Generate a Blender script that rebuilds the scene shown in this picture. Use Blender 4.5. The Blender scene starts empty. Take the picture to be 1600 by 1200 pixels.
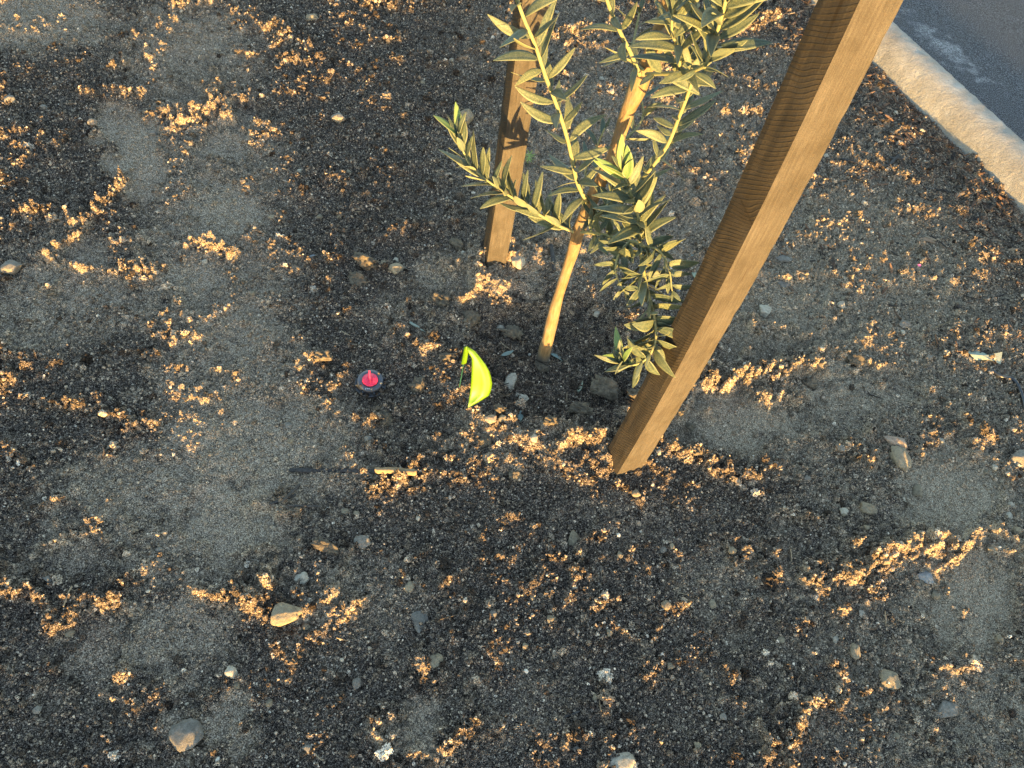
import bpy, bmesh, math, random
import numpy as np
from mathutils import Vector, Matrix, noise as mnoise

random.seed(7)
rng = np.random.default_rng(7)
sc = bpy.context.scene
COL = sc.collection

# ------------------------------------------------------------------ camera
FPX, CAM_H = 1200.0, 1.5                        # focal length in photo pixels, eye height in metres
_d = np.array([(600 - 800) / FPX, -(1459 - 600) / FPX, -1.0]); _u = -_d / np.linalg.norm(_d)
_f = np.array([0, 0, -1.0]); _y = _f - (_f @ _u) * _u; _y /= np.linalg.norm(_y); _x = np.cross(_y, _u)
RCW = np.array([_x, _y, _u])                    # camera -> world
cam = bpy.data.cameras.new('camera'); cam.sensor_width = 36; cam.lens = 36 * FPX / 1600
cam.clip_start = 0.02; cam.clip_end = 2000
cam_o = bpy.data.objects.new('camera', cam); COL.objects.link(cam_o)
M4 = Matrix(RCW.tolist()).to_4x4(); M4.translation = (0, 0, CAM_H); cam_o.matrix_world = M4
sc.camera = cam_o

# ------------------------------------------------------------------ sky, sun, exposure
SUN_EL, SUN_AZ = 1.85, (0.36, -0.933)            # low evening sun behind the viewer, a little to the right
w = bpy.data.worlds.new('World'); sc.world = w; w.use_nodes = True
nt = w.node_tree; bg = nt.nodes['Background']
sky = nt.nodes.new('ShaderNodeTexSky'); sky.sky_type = 'NISHITA'; sky.sun_disc = False
sky.sun_elevation = math.radians(SUN_EL); sky.sun_rotation = math.atan2(SUN_AZ[0], SUN_AZ[1])
sky.air_density = 1.0; sky.dust_density = 0.4; sky.ozone_density = 1.45
nt.links.new(sky.outputs[0], bg.inputs[0]); bg.inputs[1].default_value = 0.15
sl = bpy.data.lights.new('sun', 'SUN'); sl.energy = 2.0; sl.angle = math.radians(0.55); sl.color = (1.0, 0.61, 0.20)
sun_o = bpy.data.objects.new('sun', sl); COL.objects.link(sun_o)
_e = math.radians(SUN_EL); _n = math.hypot(*SUN_AZ)
to_sun = Vector((SUN_AZ[0] / _n * math.cos(_e), SUN_AZ[1] / _n * math.cos(_e), math.sin(_e)))
sun_o.rotation_euler = to_sun.to_track_quat('Z', 'Y').to_euler(); sun_o.location = to_sun * 30
vs = sc.view_settings; vs.view_transform = 'Standard'; vs.look = 'None'; vs.exposure = 3.9; vs.gamma = 1.0
sc.cycles.max_bounces = 5; sc.cycles.diffuse_bounces = 3; sc.cycles.glossy_bounces = 2

# ------------------------------------------------------------------ where a photo pixel meets the place
def ray(px, py): return RCW @ np.array([(px - 800) / FPX, -(py - 600) / FPX, -1.0])
def G(px, py, z=0.0):
    r = ray(px, py); t = (z - CAM_H) / r[2]; p = r * t; return np.array([p[0], p[1], z])
def P(px, py, Y):
    r = ray(px, py); t = Y / r[1]; p = r * t; return np.array([p[0], Y, CAM_H + p[2]])

# ------------------------------------------------------------------ small helpers
def mesh_obj(name, verts, faces, mat=None, parent=None, smooth=True, mats=None, fmat=None):
    me = bpy.data.meshes.new(name); me.from_pydata([tuple(v) for v in verts], [], faces)
    for m in (mats or ([mat] if mat else [])): me.materials.append(m)
    if fmat is not None: me.polygons.foreach_set('material_index', fmat)
    me.polygons.foreach_set('use_smooth', [smooth] * len(me.polygons)); me.update()
    o = bpy.data.objects.new(name, me); COL.objects.link(o)
    if parent: o.parent = parent
    return o
def tag(o, label, cat, group=None):
    o['label'] = label; o['category'] = cat
    if group: o['group'] = group
    return o
def kind(o, k): o['kind'] = k; return o
def empty(name, loc):
    o = bpy.data.objects.new(name, None); COL.objects.link(o); o.location = loc; o.empty_display_size = .02; return o

class NT:
    """tiny node-tree writer"""
    def __init__(s, name):
        s.m = bpy.data.materials.new(name); s.m.use_nodes = True; s.t = s.m.node_tree
        s.b = s.t.nodes['Principled BSDF']
    def n(s, typ, **kw):
        x = s.t.nodes.new(typ)
        for k, v in kw.items():
            if k.startswith('i_'): x.inputs[int(k[2:])].default_value = v
            else: setattr(x, k, v)
        return x
    def l(s, a, b): s.t.links.new(a, b)
    def noise(s, vec, scale, detail=4, rough=.6):
        x = s.n('ShaderNodeTexNoise'); x.inputs['Scale'].default_value = scale
        x.inputs['Detail'].default_value = detail; x.inputs['Roughness'].default_value = rough
        s.l(vec, x.inputs['Vector']); return x.outputs['Fac']
    def ramp(s, fac, stops, interp='LINEAR'):
        x = s.n('ShaderNodeValToRGB'); cr = x.color_ramp; cr.interpolation = interp
        while len(cr.elements) < len(stops): cr.elements.new(.5)
        for e, (p, c) in zip(cr.elements, stops): e.position = p; e.color = (*c, 1) if len(c) == 3 else c
        s.l(fac, x.inputs[0]); return x.outputs[0]
    def mix(s, fac, a, b, mode='MIX'):
        x = s.n('ShaderNodeMix', data_type='RGBA', blend_type=mode)
        for sock, v in ((x.inputs[0], fac), (x.inputs[6], a), (x.inputs[7], b)):
            if hasattr(v, 'is_output'): s.l(v, sock)
            else: sock.default_value = (*v, 1) if isinstance(v, tuple) and len(v) == 3 else v
        return x.outputs[2]
    def math(s, op, a, b=0.0, c=None):
        x = s.n('ShaderNodeMath', operation=op)
        for sock, v in zip(x.inputs, (a, b, c if c is not None else 0)):
            if hasattr(v, 'is_output'): s.l(v, sock)
            else: sock.default_value = v
        return x.outputs[0]
    def bump(s, h, strength, dist, base=None):
        x = s.n('ShaderNodeBump'); x.inputs['Strength'].default_value = strength; x.inputs['Distance'].default_value = dist
        s.l(h, x.inputs['Height'])
        if base is not None: s.l(base, x.inputs['Normal'])
        return x.outputs[0]
    def out(s, col=None, rough=.9, nrm=None, spec=.2):
        if col is not None:
            if hasattr(col, 'is_output'): s.l(col, s.b.inputs['Base Color'])
            else: s.b.inputs['Base Color'].default_value = (*col, 1)
        if hasattr(rough, 'is_output'): s.l(rough, s.b.inputs['Roughness'])
        else: s.b.inputs['Roughness'].default_value = rough
        s.b.inputs['Specular IOR Level'].default_value = spec
        if nrm is not None: s.l(nrm, s.b.inputs['Normal'])
        return s.m
    def pos(s): return s.n('ShaderNodeNewGeometry').outputs['Position']
    def obj(s): return s.n('ShaderNodeTexCoord').outputs['Object']
    def rand(s): return s.n('ShaderNodeObjectInfo').outputs['Random']
    def attr(s, name, typ='GEOMETRY'):
        return s.n('ShaderNodeAttribute', attribute_name=name, attribute_type=typ).outputs['Fac']

# ------------------------------------------------------------------ materials
def mat_soil():
    t = NT('soil'); p = t.pos(); dry = t.attr('dry'); tan = t.attr('tan')
    fine = t.noise(p, 420, 3, .7); mid = t.noise(p, 60, 5, .65); big = t.noise(p, 7, 3, .5)
    dark = t.ramp(fine, [(.40, (.0095, .0075, .0066)), (.50, (.047, .0365, .030)), (.57, (.165, .127, .098)), (.66, (.39, .312, .245))])
    pale = t.ramp(fine, [(.38, (.042, .031, .0235)), (.47, (.19, .144, .106)), (.55, (.41, .318, .232)), (.64, (.66, .53, .40))])
    tanc = t.ramp(fine, [(.36, (.06, .046, .034)), (.46, (.21, .163, .115)), (.56, (.39, .31, .215)), (.68, (.60, .49, .35))])
    dm = t.math('ADD', dry, t.math('MULTIPLY', t.math('SUBTRACT', mid, .5), 2.2))
    dm = t.math('ADD', dm, t.math('ADD', t.math('MULTIPLY', t.math('SUBTRACT', big, .5), .5), t.math('MULTIPLY', t.math('SUBTRACT', t.noise(p, 22, 4, .65), .5), 1.3)))
    dmr = t.ramp(dm, [(.18, (0, 0, 0)), (.85, (1, 1, 1))])
    c = t.mix(t.math('MULTIPLY', dmr, .85), dark, t.mix(tan, pale, tanc))
    v = t.n('ShaderNodeTexVoronoi'); v.inputs['Scale'].default_value = 190; t.l(p, v.inputs['Vector'])
    gr = t.ramp(v.outputs['Distance'], [(.10, (1, 1, 1)), (.2, (0, 0, 0))])
    sel = t.ramp(t.n('ShaderNodeSeparateColor').outputs[0], [(.90, (0, 0, 0)), (.93, (1, 1, 1))])
    t.l(v.outputs['Color'], [x for x in t.t.nodes if x.bl_idname == 'ShaderNodeSeparateColor'][0].inputs[0])
    c = t.mix(t.math('MULTIPLY', gr, sel), c, (.40, .36, .30))
    b = t.bump(t.noise(p, 300, 4, .7), .9, .004)
    return t.out(c, .95, b, .15)
def mat_crumb():
    t = NT('soil_crumb'); r = t.rand(); dry = t.attr('dry', 'INSTANCER'); p = t.pos()
    c = t.ramp(r, [(0, (.014, .011, .0095)), (.40, (.048, .0375, .0305)), (.65, (.115, .089, .068)), (.86, (.225, .175, .132)), (.97, (.32, .255, .195)), (1, (.49, .42, .345))])
    c = t.mix(t.math('MULTIPLY', t.math('MAXIMUM', dry, 0.0), .72), c, (.30, .230, .163))
    c = t.mix(t.math('MULTIPLY', t.math('MAXIMUM', t.math('MULTIPLY', dry, -1.0), 0.0), .75), c, (.070, .053, .040))
    f = t.noise(p, 500, 3, .7)
    c = t.mix(1.0, c, t.ramp(f, [(.42, (.15, .15, .15)), (.58, (2.2, 2.2, 2.15))]), 'MULTIPLY')
    return t.out(c, 1.0, t.bump(f, .7, .003), .04)
def mat_fibre():
    t = NT('bark_fibre'); r = t.rand()
    c = t.ramp(r, [(0, (.012, .011, .010)), (.45, (.03, .026, .022)), (.7, (.075, .055, .038)), (.9, (.15, .10, .062)), (1, (.30, .24, .16))])
    return t.out(c, .85, None, .25)
def mat_chip():
    t = NT('bark_chip'); r = t.rand()
    c = t.ramp(r, [(0, (.02, .018, .017)), (.4, (.045, .033, .026)), (.65, (.12, .068, .042)), (.85, (.20, .115, .068)), (1, (.26, .2, .14))])
    return t.out(c, .85, t.bump(t.noise(t.obj(), 90, 3), .6, .003), .25)
def mat_grit():
    t = NT('grit'); r = t.rand()
    c = t.ramp(r, [(0, (.16, .135, .105)), (.5, (.26, .22, .165)), (.85, (.36, .31, .235)), (1, (.52, .48, .41))])
    return t.out(c, .85, None, .3)
def mat_stone(name, a, b, dust=.5):
    t = NT(name); p = t.obj(); r = t.rand()
    f = t.noise(p, 2.6, 5, .65); g = t.noise(p, 16, 4, .7)
    c = t.mix(t.ramp(f, [(.35, (0, 0, 0)), (.65, (1, 1, 1))]), a, b)
    c = t.mix(1.0, c, t.ramp(g, [(.3, (.6, .6, .6)), (.7, (1.25, 1.25, 1.25))]), 'MULTIPLY')
    c = t.mix(1.0, c, t.ramp(r, [(0, (.8, .8, .8)), (1, (1.12, 1.1, 1.06))]), 'MULTIPLY')
    dm = t.ramp(t.noise(t.pos(), 110, 4, .6), [(.5, (0, 0, 0)), (.68, (dust, dust, dust))])
    c = t.mix(dm, c, (.06, .052, .042))
    return t.out(c, .88, t.bump(g, .6, .004), .25)
def mat_wood():
    t = NT('rough_sawn_stake'); p = t.obj()
    uv = t.n('ShaderNodeUVMap', uv_map='UVMap').outputs[0]
    sp = t.n('ShaderNodeSeparateXYZ'); t.l(uv, sp.inputs[0])
    # saw arcs across the grain: v runs along the stake, u across the faces (metres)
    warp = t.noise(p, 9, 2, .5)
    arc = t.math('ADD', t.math('SUBTRACT', sp.outputs[1], t.math('MULTIPLY', sp.outputs[0], .52)), t.math('MULTIPLY', t.math('MULTIPLY', sp.outputs[0], sp.outputs[0]), -1.6))
    zk = float(P(1178, 326, .935)[2])
    ku = t.math('DIVIDE', t.math('SUBTRACT', sp.outputs[0], .030), .026); kv = t.math('DIVIDE', t.math('SUBTRACT', sp.outputs[1], zk), .020)
    kd_ = t.math('ADD', t.math('MULTIPLY', ku, ku), t.math('MULTIPLY', kv, kv)); knot = t.math('EXPONENT', t.math('MULTIPLY', kd_, -1.0))
    arc = t.math('ADD', arc, t.math('MULTIPLY', knot, .010))
    ph = t.math('MULTIPLY', t.math('ADD', arc, t.math('MULTIPLY', warp, .035)), 2 * math.pi / .0078)
    saw = t.math('POWER', t.math('ADD', t.math('MULTIPLY', t.math('SINE', ph), .5), .5), 5.0)
    m1 = t.n('ShaderNodeMapping'); m1.inputs['Scale'].default_value = (260, 14, 1); t.l(uv, m1.inputs[0])
    grain = t.noise(m1.outputs[0], 1.0, 5, .7)
    fuzz = t.noise(p, 650, 3, .7); blot = t.noise(p, 16, 4, .6)
    c = t.ramp(grain, [(.25, (.046, .040, .033)), (.5, (.069, .061, .052)), (.75, (.096, .086, .074))])
    c = t.mix(1.0, c, t.ramp(blot, [(.3, (.72, .70, .66)), (.7, (1.15, 1.15, 1.15))]), 'MULTIPLY')
    c = t.mix(1.0, c, t.ramp(fuzz, [(.3, (.72, .70, .68)), (.72, (1.3, 1.3, 1.28))]), 'MULTIPLY')
    amp = t.ramp(t.noise(p, 22, 3, .6), [(.35, (.15, .15, .15)), (.65, (1, 1, 1))]); sm = t.math('MULTIPLY', t.math('MULTIPLY', saw, amp), t.attr('sawn_shade'))
    c = t.mix(t.math('MULTIPLY', sm, .5), c, (.105, .085, .052))  # paler saw ridges: grazing light on them painted into the colour
    # shake cracks running with the grain
    m2 = t.n('ShaderNodeMapping'); m2.inputs['Scale'].default_value = (95, 3.2, 1); t.l(uv, m2.inputs[0])
    cr = t.ramp(t.noise(m2.outputs[0], 1.0, 2, .5), [(.300, (1, 1, 1)), (.322, (0, 0, 0))])
    c = t.mix(t.math('MULTIPLY', cr, .75), c, (.03, .02, .012))
    kl = t.math('ADD', t.math('SUBTRACT', t.math('SUBTRACT', sp.outputs[1], zk), t.math('MULTIPLY', t.math('SUBTRACT', sp.outputs[0], .030), -.35)), t.math('MULTIPLY', t.math('SUBTRACT', warp, .5), .01))
    kc = t.math('MULTIPLY', t.ramp(t.math('ABSOLUTE', kl), [(.0012, (1, 1, 1)), (.0028, (0, 0, 0))]), t.ramp(knot, [(.25, (0, 0, 0)), (.45, (1, 1, 1))]))
    c = t.mix(t.math('MAXIMUM', t.math('MULTIPLY', kc, .85), t.math('MULTIPLY', knot, .35)), c, (.018, .013, .008))
    c = t.mix(t.math('MULTIPLY', t.attr('sawn_shade'), .60), c, (.016, .011, .005))  # saw-marked faces darkened: the left side's shade painted into the wood
    # dark end where the stake goes into the ground
    sz = t.n('ShaderNodeSeparateXYZ'); t.l(p, sz.inputs[0])
    foot_dark = t.ramp(t.math('ADD', sz.outputs[2], t.math('MULTIPLY', t.math('SUBTRACT', blot, .5), .01)), [(.004, (1, 1, 1)), (.012, (0, 0, 0))])
    c = t.mix(t.math('MULTIPLY', foot_dark, .85), c, (.030, .028, .028))
    spl = t.ramp(t.math('ADD', t.math('MULTIPLY', sz.outputs[2], -6.0), t.math('MULTIPLY', t.noise(p, 75, 4, .7), 1.6)), [(.38, (0, 0, 0)), (.62, (1, 1, 1))])
    c = t.mix(t.math('MULTIPLY', spl, .6), c, (.05, .041, .032))      # soil splashed on the foot
    b = t.bump(sm, 1.0, .0015); b = t.bump(fuzz, .7, .0025, b); b = t.bump(grain, .5, .001, b)
    return t.out(c, .9, b, .15)
def mat_bark():
    t = NT('olive_bark'); p = t.obj()
    m = t.n('ShaderNodeMapping'); m.inputs['Scale'].default_value = (1, 1, .18); t.l(p, m.inputs[0])
    f = t.noise(m.outputs[0], 160, 5, .65); g = t.noise(p, 26, 4, .6)
    c = t.ramp(g, [(.3, (.135, .092, .047)), (.5, (.185, .128, .068)), (.7, (.16, .136, .10))])
    c = t.mix(1.0, c, t.ramp(f, [(.3, (.65, .63, .6)), (.7, (1.2, 1.2, 1.2))]), 'MULTIPLY')
    sz = t.n('ShaderNodeSeparateXYZ'); t.l(p, sz.inputs[0])
    soil = t.ramp(t.math('ADD', sz.outputs[2], t.math('MULTIPLY', t.math('SUBTRACT', g, .5), .02)), [(.018, (1, 1, 1)), (.036, (0, 0, 0))])
    c = t.mix(t.math('MULTIPLY', soil, .8), c, (.085, .075, .062))  # soil-stained grey foot, with the berm's shade on it painted in
    return t.out(c, .85, t.bump(f, .8, .003), .2)
def mat_twig():
    t = NT('young_olive_twig'); f = t.noise(t.obj(), 120, 4)
    c = t.ramp(f, [(.3, (.15, .155, .075)), (.6, (.20, .196, .10)), (.8, (.16, .145, .11))])
    return t.out(c, .7, t.bump(f, .3, .001), .3)
def mat_leaf(name, a, b, speck, rough):
    t = NT(name); p = t.obj(); r = t.rand()
    f = t.noise(p, 38, 3, .75); g = t.noise(p, 6, 3, .6)
    c = t.mix(t.ramp(g, [(.35, (0, 0, 0)), (.65, (1, 1, 1))]), a, b)
    c = t.mix(t.math('MULTIPLY', t.ramp(f, [(.48, (0, 0, 0)), (.60, (1, 1, 1))]), .6), c, speck)
    c = t.mix(1.0, c, t.ramp(r, [(0, (.55, .66, .74)), (.5, (.95, .97, .98)), (1, (1.35, 1.22, .98))]), 'MULTIPLY')
    # pale midrib and margin, from the leaf's own width coordinate
    e = t.attr('edge'); c = t.mix(t.math('MULTIPLY', e, .6), c, (.19, .20, .115))
    m = t.out(c, rough, t.bump(f, .25, .0006), .35)
    tr = t.n('ShaderNodeBsdfTranslucent'); t.l(c, tr.inputs[0])
    mx = t.n('ShaderNodeMixShader'); mx.inputs[0].default_value = .16
    o = t.t.nodes['Material Output']; t.l(t.b.outputs[0], mx.inputs[1]); t.l(tr.outputs[0], mx.inputs[2]); t.l(mx.outputs[0], o.inputs[0])
    return m
def mat_concrete():
    t = NT('kerb_concrete'); p = t.pos(); f = t.noise(p, 130, 5, .7); g = t.noise(p, 12, 4, .6); v = t.noise(p, 480, 2, .7)
    c = t.ramp(g, [(.3, (.26, .243, .215)), (.55, (.36, .34, .305)), (.75, (.47, .45, .415))])
    c = t.mix(1.0, c, t.ramp(v, [(.3, (.72, .72, .72)), (.7, (1.15, 1.15, 1.15))]), 'MULTIPLY')
    pit = t.ramp(f, [(.27, (1, 1, 1)), (.33, (0, 0, 0))]); c = t.mix(t.math('MULTIPLY', pit, .7), c, (.12, .11, .09))
    return t.out(c, .9, t.bump(v, .5, .004, t.bump(t.noise(p, 70, 5, .75), 1.0, .014)), .2)
def mat_asphalt():
    t = NT('asphalt'); p = t.pos(); f = t.noise(p, 260, 4, .75); g = t.noise(p, 5, 4, .6)
    v = t.n('ShaderNodeTexVoronoi'); v.inputs['Scale'].default_value = 150; t.l(p, v.inputs['Vector'])
    c = t.ramp(f, [(.42, (.0045, .006, .010)), (.5, (.015, .019, .028)), (.60, (.14, .145, .16))])
    c = t.mix(t.math('MULTIPLY', t.ramp(g, [(.45, (0, 0, 0)), (.7, (1, 1, 1))]), .35), c, (.045, .045, .047))
    d0 = G(1472, 66); d1 = t.n('ShaderNodeVectorMath', operation='SUBTRACT'); d1.inputs[1].default_value = tuple(d0); t.l(p, d1.inputs[0])
    m = t.n('ShaderNodeMapping'); m.inputs['Rotation'].default_value = (0, 0, math.radians(58)); t.l(d1.outputs[0], m.inputs[0])
    m2 = t.n('ShaderNodeMapping'); m2.inputs['Scale'].default_value = (2.6, 9, 1); t.l(m.outputs[0], m2.inputs[0])
    ln = t.n('ShaderNodeVectorMath', operation='LENGTH'); t.l(m2.outputs[0], ln.inputs[0])
    st = t.math('ADD', t.math('SUBTRACT', 1.0, ln.outputs['Value']), t.math('MULTIPLY', t.math('SUBTRACT', t.noise(p, 16, 5, .7), .5), 3.2))
    st = t.math('MULTIPLY', t.ramp(st, [(.35, (0, 0, 0)), (.9, (1, 1, 1))]), t.ramp(t.noise(p, 190, 4, .75), [(.42, (0, 0, 0)), (.6, (1, 1, 1))]))
    c = t.mix(t.math('MULTIPLY', st, .75), c, (.34, .345, .35))
    b = t.bump(v.outputs['Distance'], .6, .004)
    return t.out(c, .8, b, .3)
def mat_plain(name, col, rough=.5, spec=.4, var=.12):
    t = NT(name); f = t.noise(t.obj(), 180, 4, .6)
    lo = tuple(x * (1 - var) for x in col); hi = tuple(min(1, x * (1 + var)) for x in col)
    return t.out(t.ramp(f, [(.3, lo), (.7, hi)]), rough, None, spec)
M = dict(
    soil=mat_soil(), crumb=mat_crumb(), fibre=mat_fibre(), chip=mat_chip(), grit=mat_grit(),
    wood=mat_wood(), bark=mat_bark(), twig=mat_twig(), concrete=mat_concrete(), asphalt=mat_asphalt(),
    leaf=mat_leaf('olive_leaf_upper', (.034, .054, .040), (.058, .080, .056), (.175, .19, .11), .55),
    under=mat_leaf('olive_leaf_underside', (.125, .15, .112), (.165, .187, .13), (.24, .25, .15), .75),
    young=mat_leaf('young_olive_leaf', (.085, .16, .05), (.12, .20, .06), (.17, .23, .09), .5),
    dead=mat_leaf('fallen_leaf', (.16, .21, .19), (.22, .27, .25), (.30, .33, .30), .7),
    s_grey=mat_stone('grey_stone', (.14, .128, .11), (.22, .20, .175)),
    s_tan=mat_stone('tan_stone', (.19, .155, .11), (.29, .24, .165)),
    s_pale=mat_stone('pale_stone', (.30, .265, .21), (.42, .38, .31), .5),
    s_pink=mat_stone('pinkish_stone', (.28, .20, .15), (.40, .32, .25)),
    s_blue=mat_stone('bluish_stone', (.20, .21, .215), (.30, .31, .315), .4),
    s_clod=mat_stone('soil_clod', (.075, .061, .046), (.17, .14, .10), .8),
    flag=mat_plain('flag_vinyl', (.075, .15, .003), .45, .4, .05),
    wire=mat_plain('green_wire', (.012, .06, .045), .4, .5),
    black=mat_plain('black_plastic', (.016, .018, .024), .38, .5, .2),
    top=mat_plain('cap_top_plastic', (.045, .052, .07), .45, .5, .2),
    red=mat_plain('red_plastic', (.62, .025, .075), .4, .4, .15),
    mark=mat_plain('moulded_mark', (.55, .55, .55), .6, .3),
    stick=mat_plain('weathered_stick', (.055, .050, .046), .9, .15, .5),
    lath=mat_plain('dark_lath', (.04, .037, .036), .9, .15, .5),
    cutwood=mat_plain('pale_cut_wood', (.20, .145, .085), .85, .2, .2),
    scrap=mat_plain('pale_scrap', (.22, .24, .19), .7, .3, .15),
    pink=mat_plain('pink_scrap', (.75, .10, .28), .5, .4),
    weed=mat_plain('weed_green', (.17, .24, .06), .6, .3, .2),
)

# ------------------------------------------------------------------ the ground: relief
DX = .0045; X0, X1, Y0, Y1 = -2.65, 2.15, -.25, 4.05
NX, NY = int((X1 - X0) / DX), int((Y1 - Y0) / DX)
gx = X0 + DX * np.arange(NX); gy = Y0 + DX * np.arange(NY)
GXX, GYY = np.meshgrid(gx, gy)                     # [ny, nx]
kx = np.fft.rfftfreq(NX, DX)[None, :]; ky = np.fft.fftfreq(NY, DX)[:, None]
KK = np.sqrt(kx * kx + ky * ky); KK[0, 0] = 1e-6
def field(lam, seed, width=.4):
    r = np.random.default_rng(seed).standard_normal((NY, NX))
    s = np.fft.rfft2(r) * np.exp(-(np.log(KK * lam)) ** 2 / (2 * width ** 2))
    f = np.fft.irfft2(s, s=(NY, NX)); return f / f.std()
def smooth(a, b, x): t = np.clip((x - a) / (b - a), 0, 1); return t * t * (3 - 2 * t)
def samp(A, x, y):
    fx = np.clip((np.asarray(x) - X0) / DX, 0, NX - 1.001); fy = np.clip((np.asarray(y) - Y0) / DX, 0, NY - 1.001)
    i = fx.astype(int); j = fy.astype(int); a = fx - i; b = fy - j
    return (A[j, i] * (1 - a) * (1 - b) + A[j, i + 1] * a * (1 - b) + A[j + 1, i] * (1 - a) * b + A[j + 1, i + 1] * a * b)

n30 = field(.35, 1); n12 = field(.13, 2); n5 = field(.055, 3); n2 = field(.024, 4); n1 = field(.013, 5)
warpx = field(.12, 8) * .018 + field(.04, 9) * .007; warpy = field(.12, 10) * .018 + field(.04, 11) * .007
WX, WY = GXX + warpx, GYY + warpy

dry = np.zeros_like(GXX); flat = np.zeros_like(GXX); H = np.zeros_like(GXX)
# trodden, dried-out prints: photo pixel, half sizes in px, turn, dryness, how deep (m)
PRINTS = [
    (212, 232, 46, 80, 14, .85, .010), (345, 330, 66, 46, 0, .8, .007), (300, 440, 55, 36, 10, .85, .006), (372, 520, 48, 46, 0, .75, .006),
    (310, 70, 60, 44, 0, .6, .006), (55, 28, 120, 50, 0, .75, .004), (352, 222, 44, 30, 10, .75, .014), (384, 180, 30, 22, 0, .4, .020),
    (120, 425, 70, 60, 20, .6, .006), (60, 490, 60, 60, 0, .6, .004), (390, 690, 130, 70, -5, .8, .006), (365, 815, 75, 70, 0, .95, .008),
    (140, 1030, 72, 84, 0, .35, .012), (280, 1000, 90, 70, 20, .6, .005), (230, 760, 150, 60, 0, .55, .006), (95, 855, 80, 46, 0, .45, .008),
    (335, 1140, 70, 46, 0, .6, .006), (650, 1150, 60, 46, 0, .6, .006), (520, 930, 60, 60, 0, .5, .0),
    (1225, 470, 110, 60, 30, .8, .002), (1165, 660, 105, 46, 8, .75, .010), (1290, 565, 58, 40, 0, .6, .008), (1485, 770, 84, 64, -15, .9, .008),
    (1525, 930, 66, 90, 5, .8, .012), (1330, 620, 120, 40, 10, .45, .010), (1190, 330, 80, 70, 30, .55, .0), (1380, 290, 110, 60, 35, .35, .0),
    (1420, 480, 120, 80, 20, .4, .0), (900, 300, 90, 90, 0, .4, .0), (1080, 330, 70, 60, 0, .5, .0), (820, 690, 80, 34, 0, .4, .0), (1540, 1100, 60, 70, 0, .5, .006),
    (800, 1100, 90, 60, 0, .25, .004), (1130, 910, 80, 50, 0, .3, .004), (960, 820, 80, 40, 0, .2, .004)]
PRINTS += [(300, 90, 110, 110, 0, .55, 0), (320, 260, 130, 120, 0, .5, 0), (330, 420, 130, 120, 0, .55, 0), (360, 580, 120, 120, 0, .6, 0), (420, 700, 170, 100, 0, .6, 0), (755, 432, 110, 46, 0, .75, 0), (890, 395, 110, 50, 0, .7, 0), (830, 692, 150, 40, 0, .4, 0), (1060, 640, 90, 50, 0, .6, 0), (660, 500, 90, 60, 0, .35, 0), (1250, 620, 200, 110, 0, .5, 0), (1010, 250, 260, 190, 0, .55, 0), (1180, 160, 160, 120, 0, .4, 0), (1330, 420, 240, 160, 0, .6, 0), (880, 60, 160, 70, 0, .4, 0), (1400, 560, 200, 110, 0, .45, 0), (330, 800, 150, 130, 0, .55, 0), (330, 360, 130, 130, 0, .4, 0), (1250, 520, 190, 170, 0, .55, 0), (1500, 830, 130, 170, 0, .6, 0), (120, 440, 120, 110, 0, .4, 0), (300, 60, 150, 60, 0, .35, 0), (1180, 660, 150, 70, 0, .5, 0), (560, 940, 120, 80, 0, .35, 0)]
for (px, py, rx, ry, a, dr, dep) in PRINTS:
    dr = min(1, dr * 1.2); rx *= 1.1; ry *= 1.1
    c = G(px, py); ex = (G(px + rx, py) - G(px - rx, py)) / 2; ey = (G(px, py - ry) - G(px, py + ry)) / 2
    ca, sa = math.cos(math.radians(a)), math.sin(math.radians(a))
    ax = ex * ca + ey * sa * (np.linalg.norm(ex) / np.linalg.norm(ey)); ay = ey * ca - ex * sa * (np.linalg.norm(ey) / np.linalg.norm(ex))
    det = ax[0] * ay[1] - ax[1] * ay[0]
    dxx, dyy = WX - c[0], WY - c[1]
    uu = (dxx * ay[1] - dyy * ay[0]) / det; vv = (dyy * ax[0] - dxx * ax[1]) / det
    q = np.sqrt(uu * uu + vv * vv)
    dry = np.maximum(dry, dr * (1 - smooth(.55, 1.35, q)))
    if dep:
        flat = np.maximum(flat, min(1, dep / .008) * (1 - smooth(.5, 1.3, q)))
        H -= dep * (1 - smooth(.72, 1.08, q)); H += dep * .35 * np.exp(-((q - 1.15) / .14) ** 2)

# planting basin round the olive: a ring berm with a sunk, mulch-filled middle
TB = G(850, 555)[:2]; BC = np.array([TB[0] + .045, TB[1] - .005])
rb = np.hypot((WX - BC[0]) / 1.06, WY - BC[1]); ang = np.arctan2(WY - BC[1], WX - BC[0])
lump = 1 + .22 * np.sin(ang * 3 + 1.0) + .15 * np.sin(ang * 5 + 2.2)
H += -.028 * (1 - smooth(.10, .235, rb)) + .022 * lump * np.exp(-((rb - .265) / .062) ** 2)
basin = 1 - smooth(.14, .24, rb)
mound = .012 * np.exp(-((rb) / .55) ** 2); H += mound

lp = G(770, 402); H += .020 * np.exp(-(((WX - lp[0]) / .16) ** 2)) * smooth(-.055, -.015, WY - lp[1]) * (1 - smooth(.03, .22, WY - lp[1]))
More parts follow.
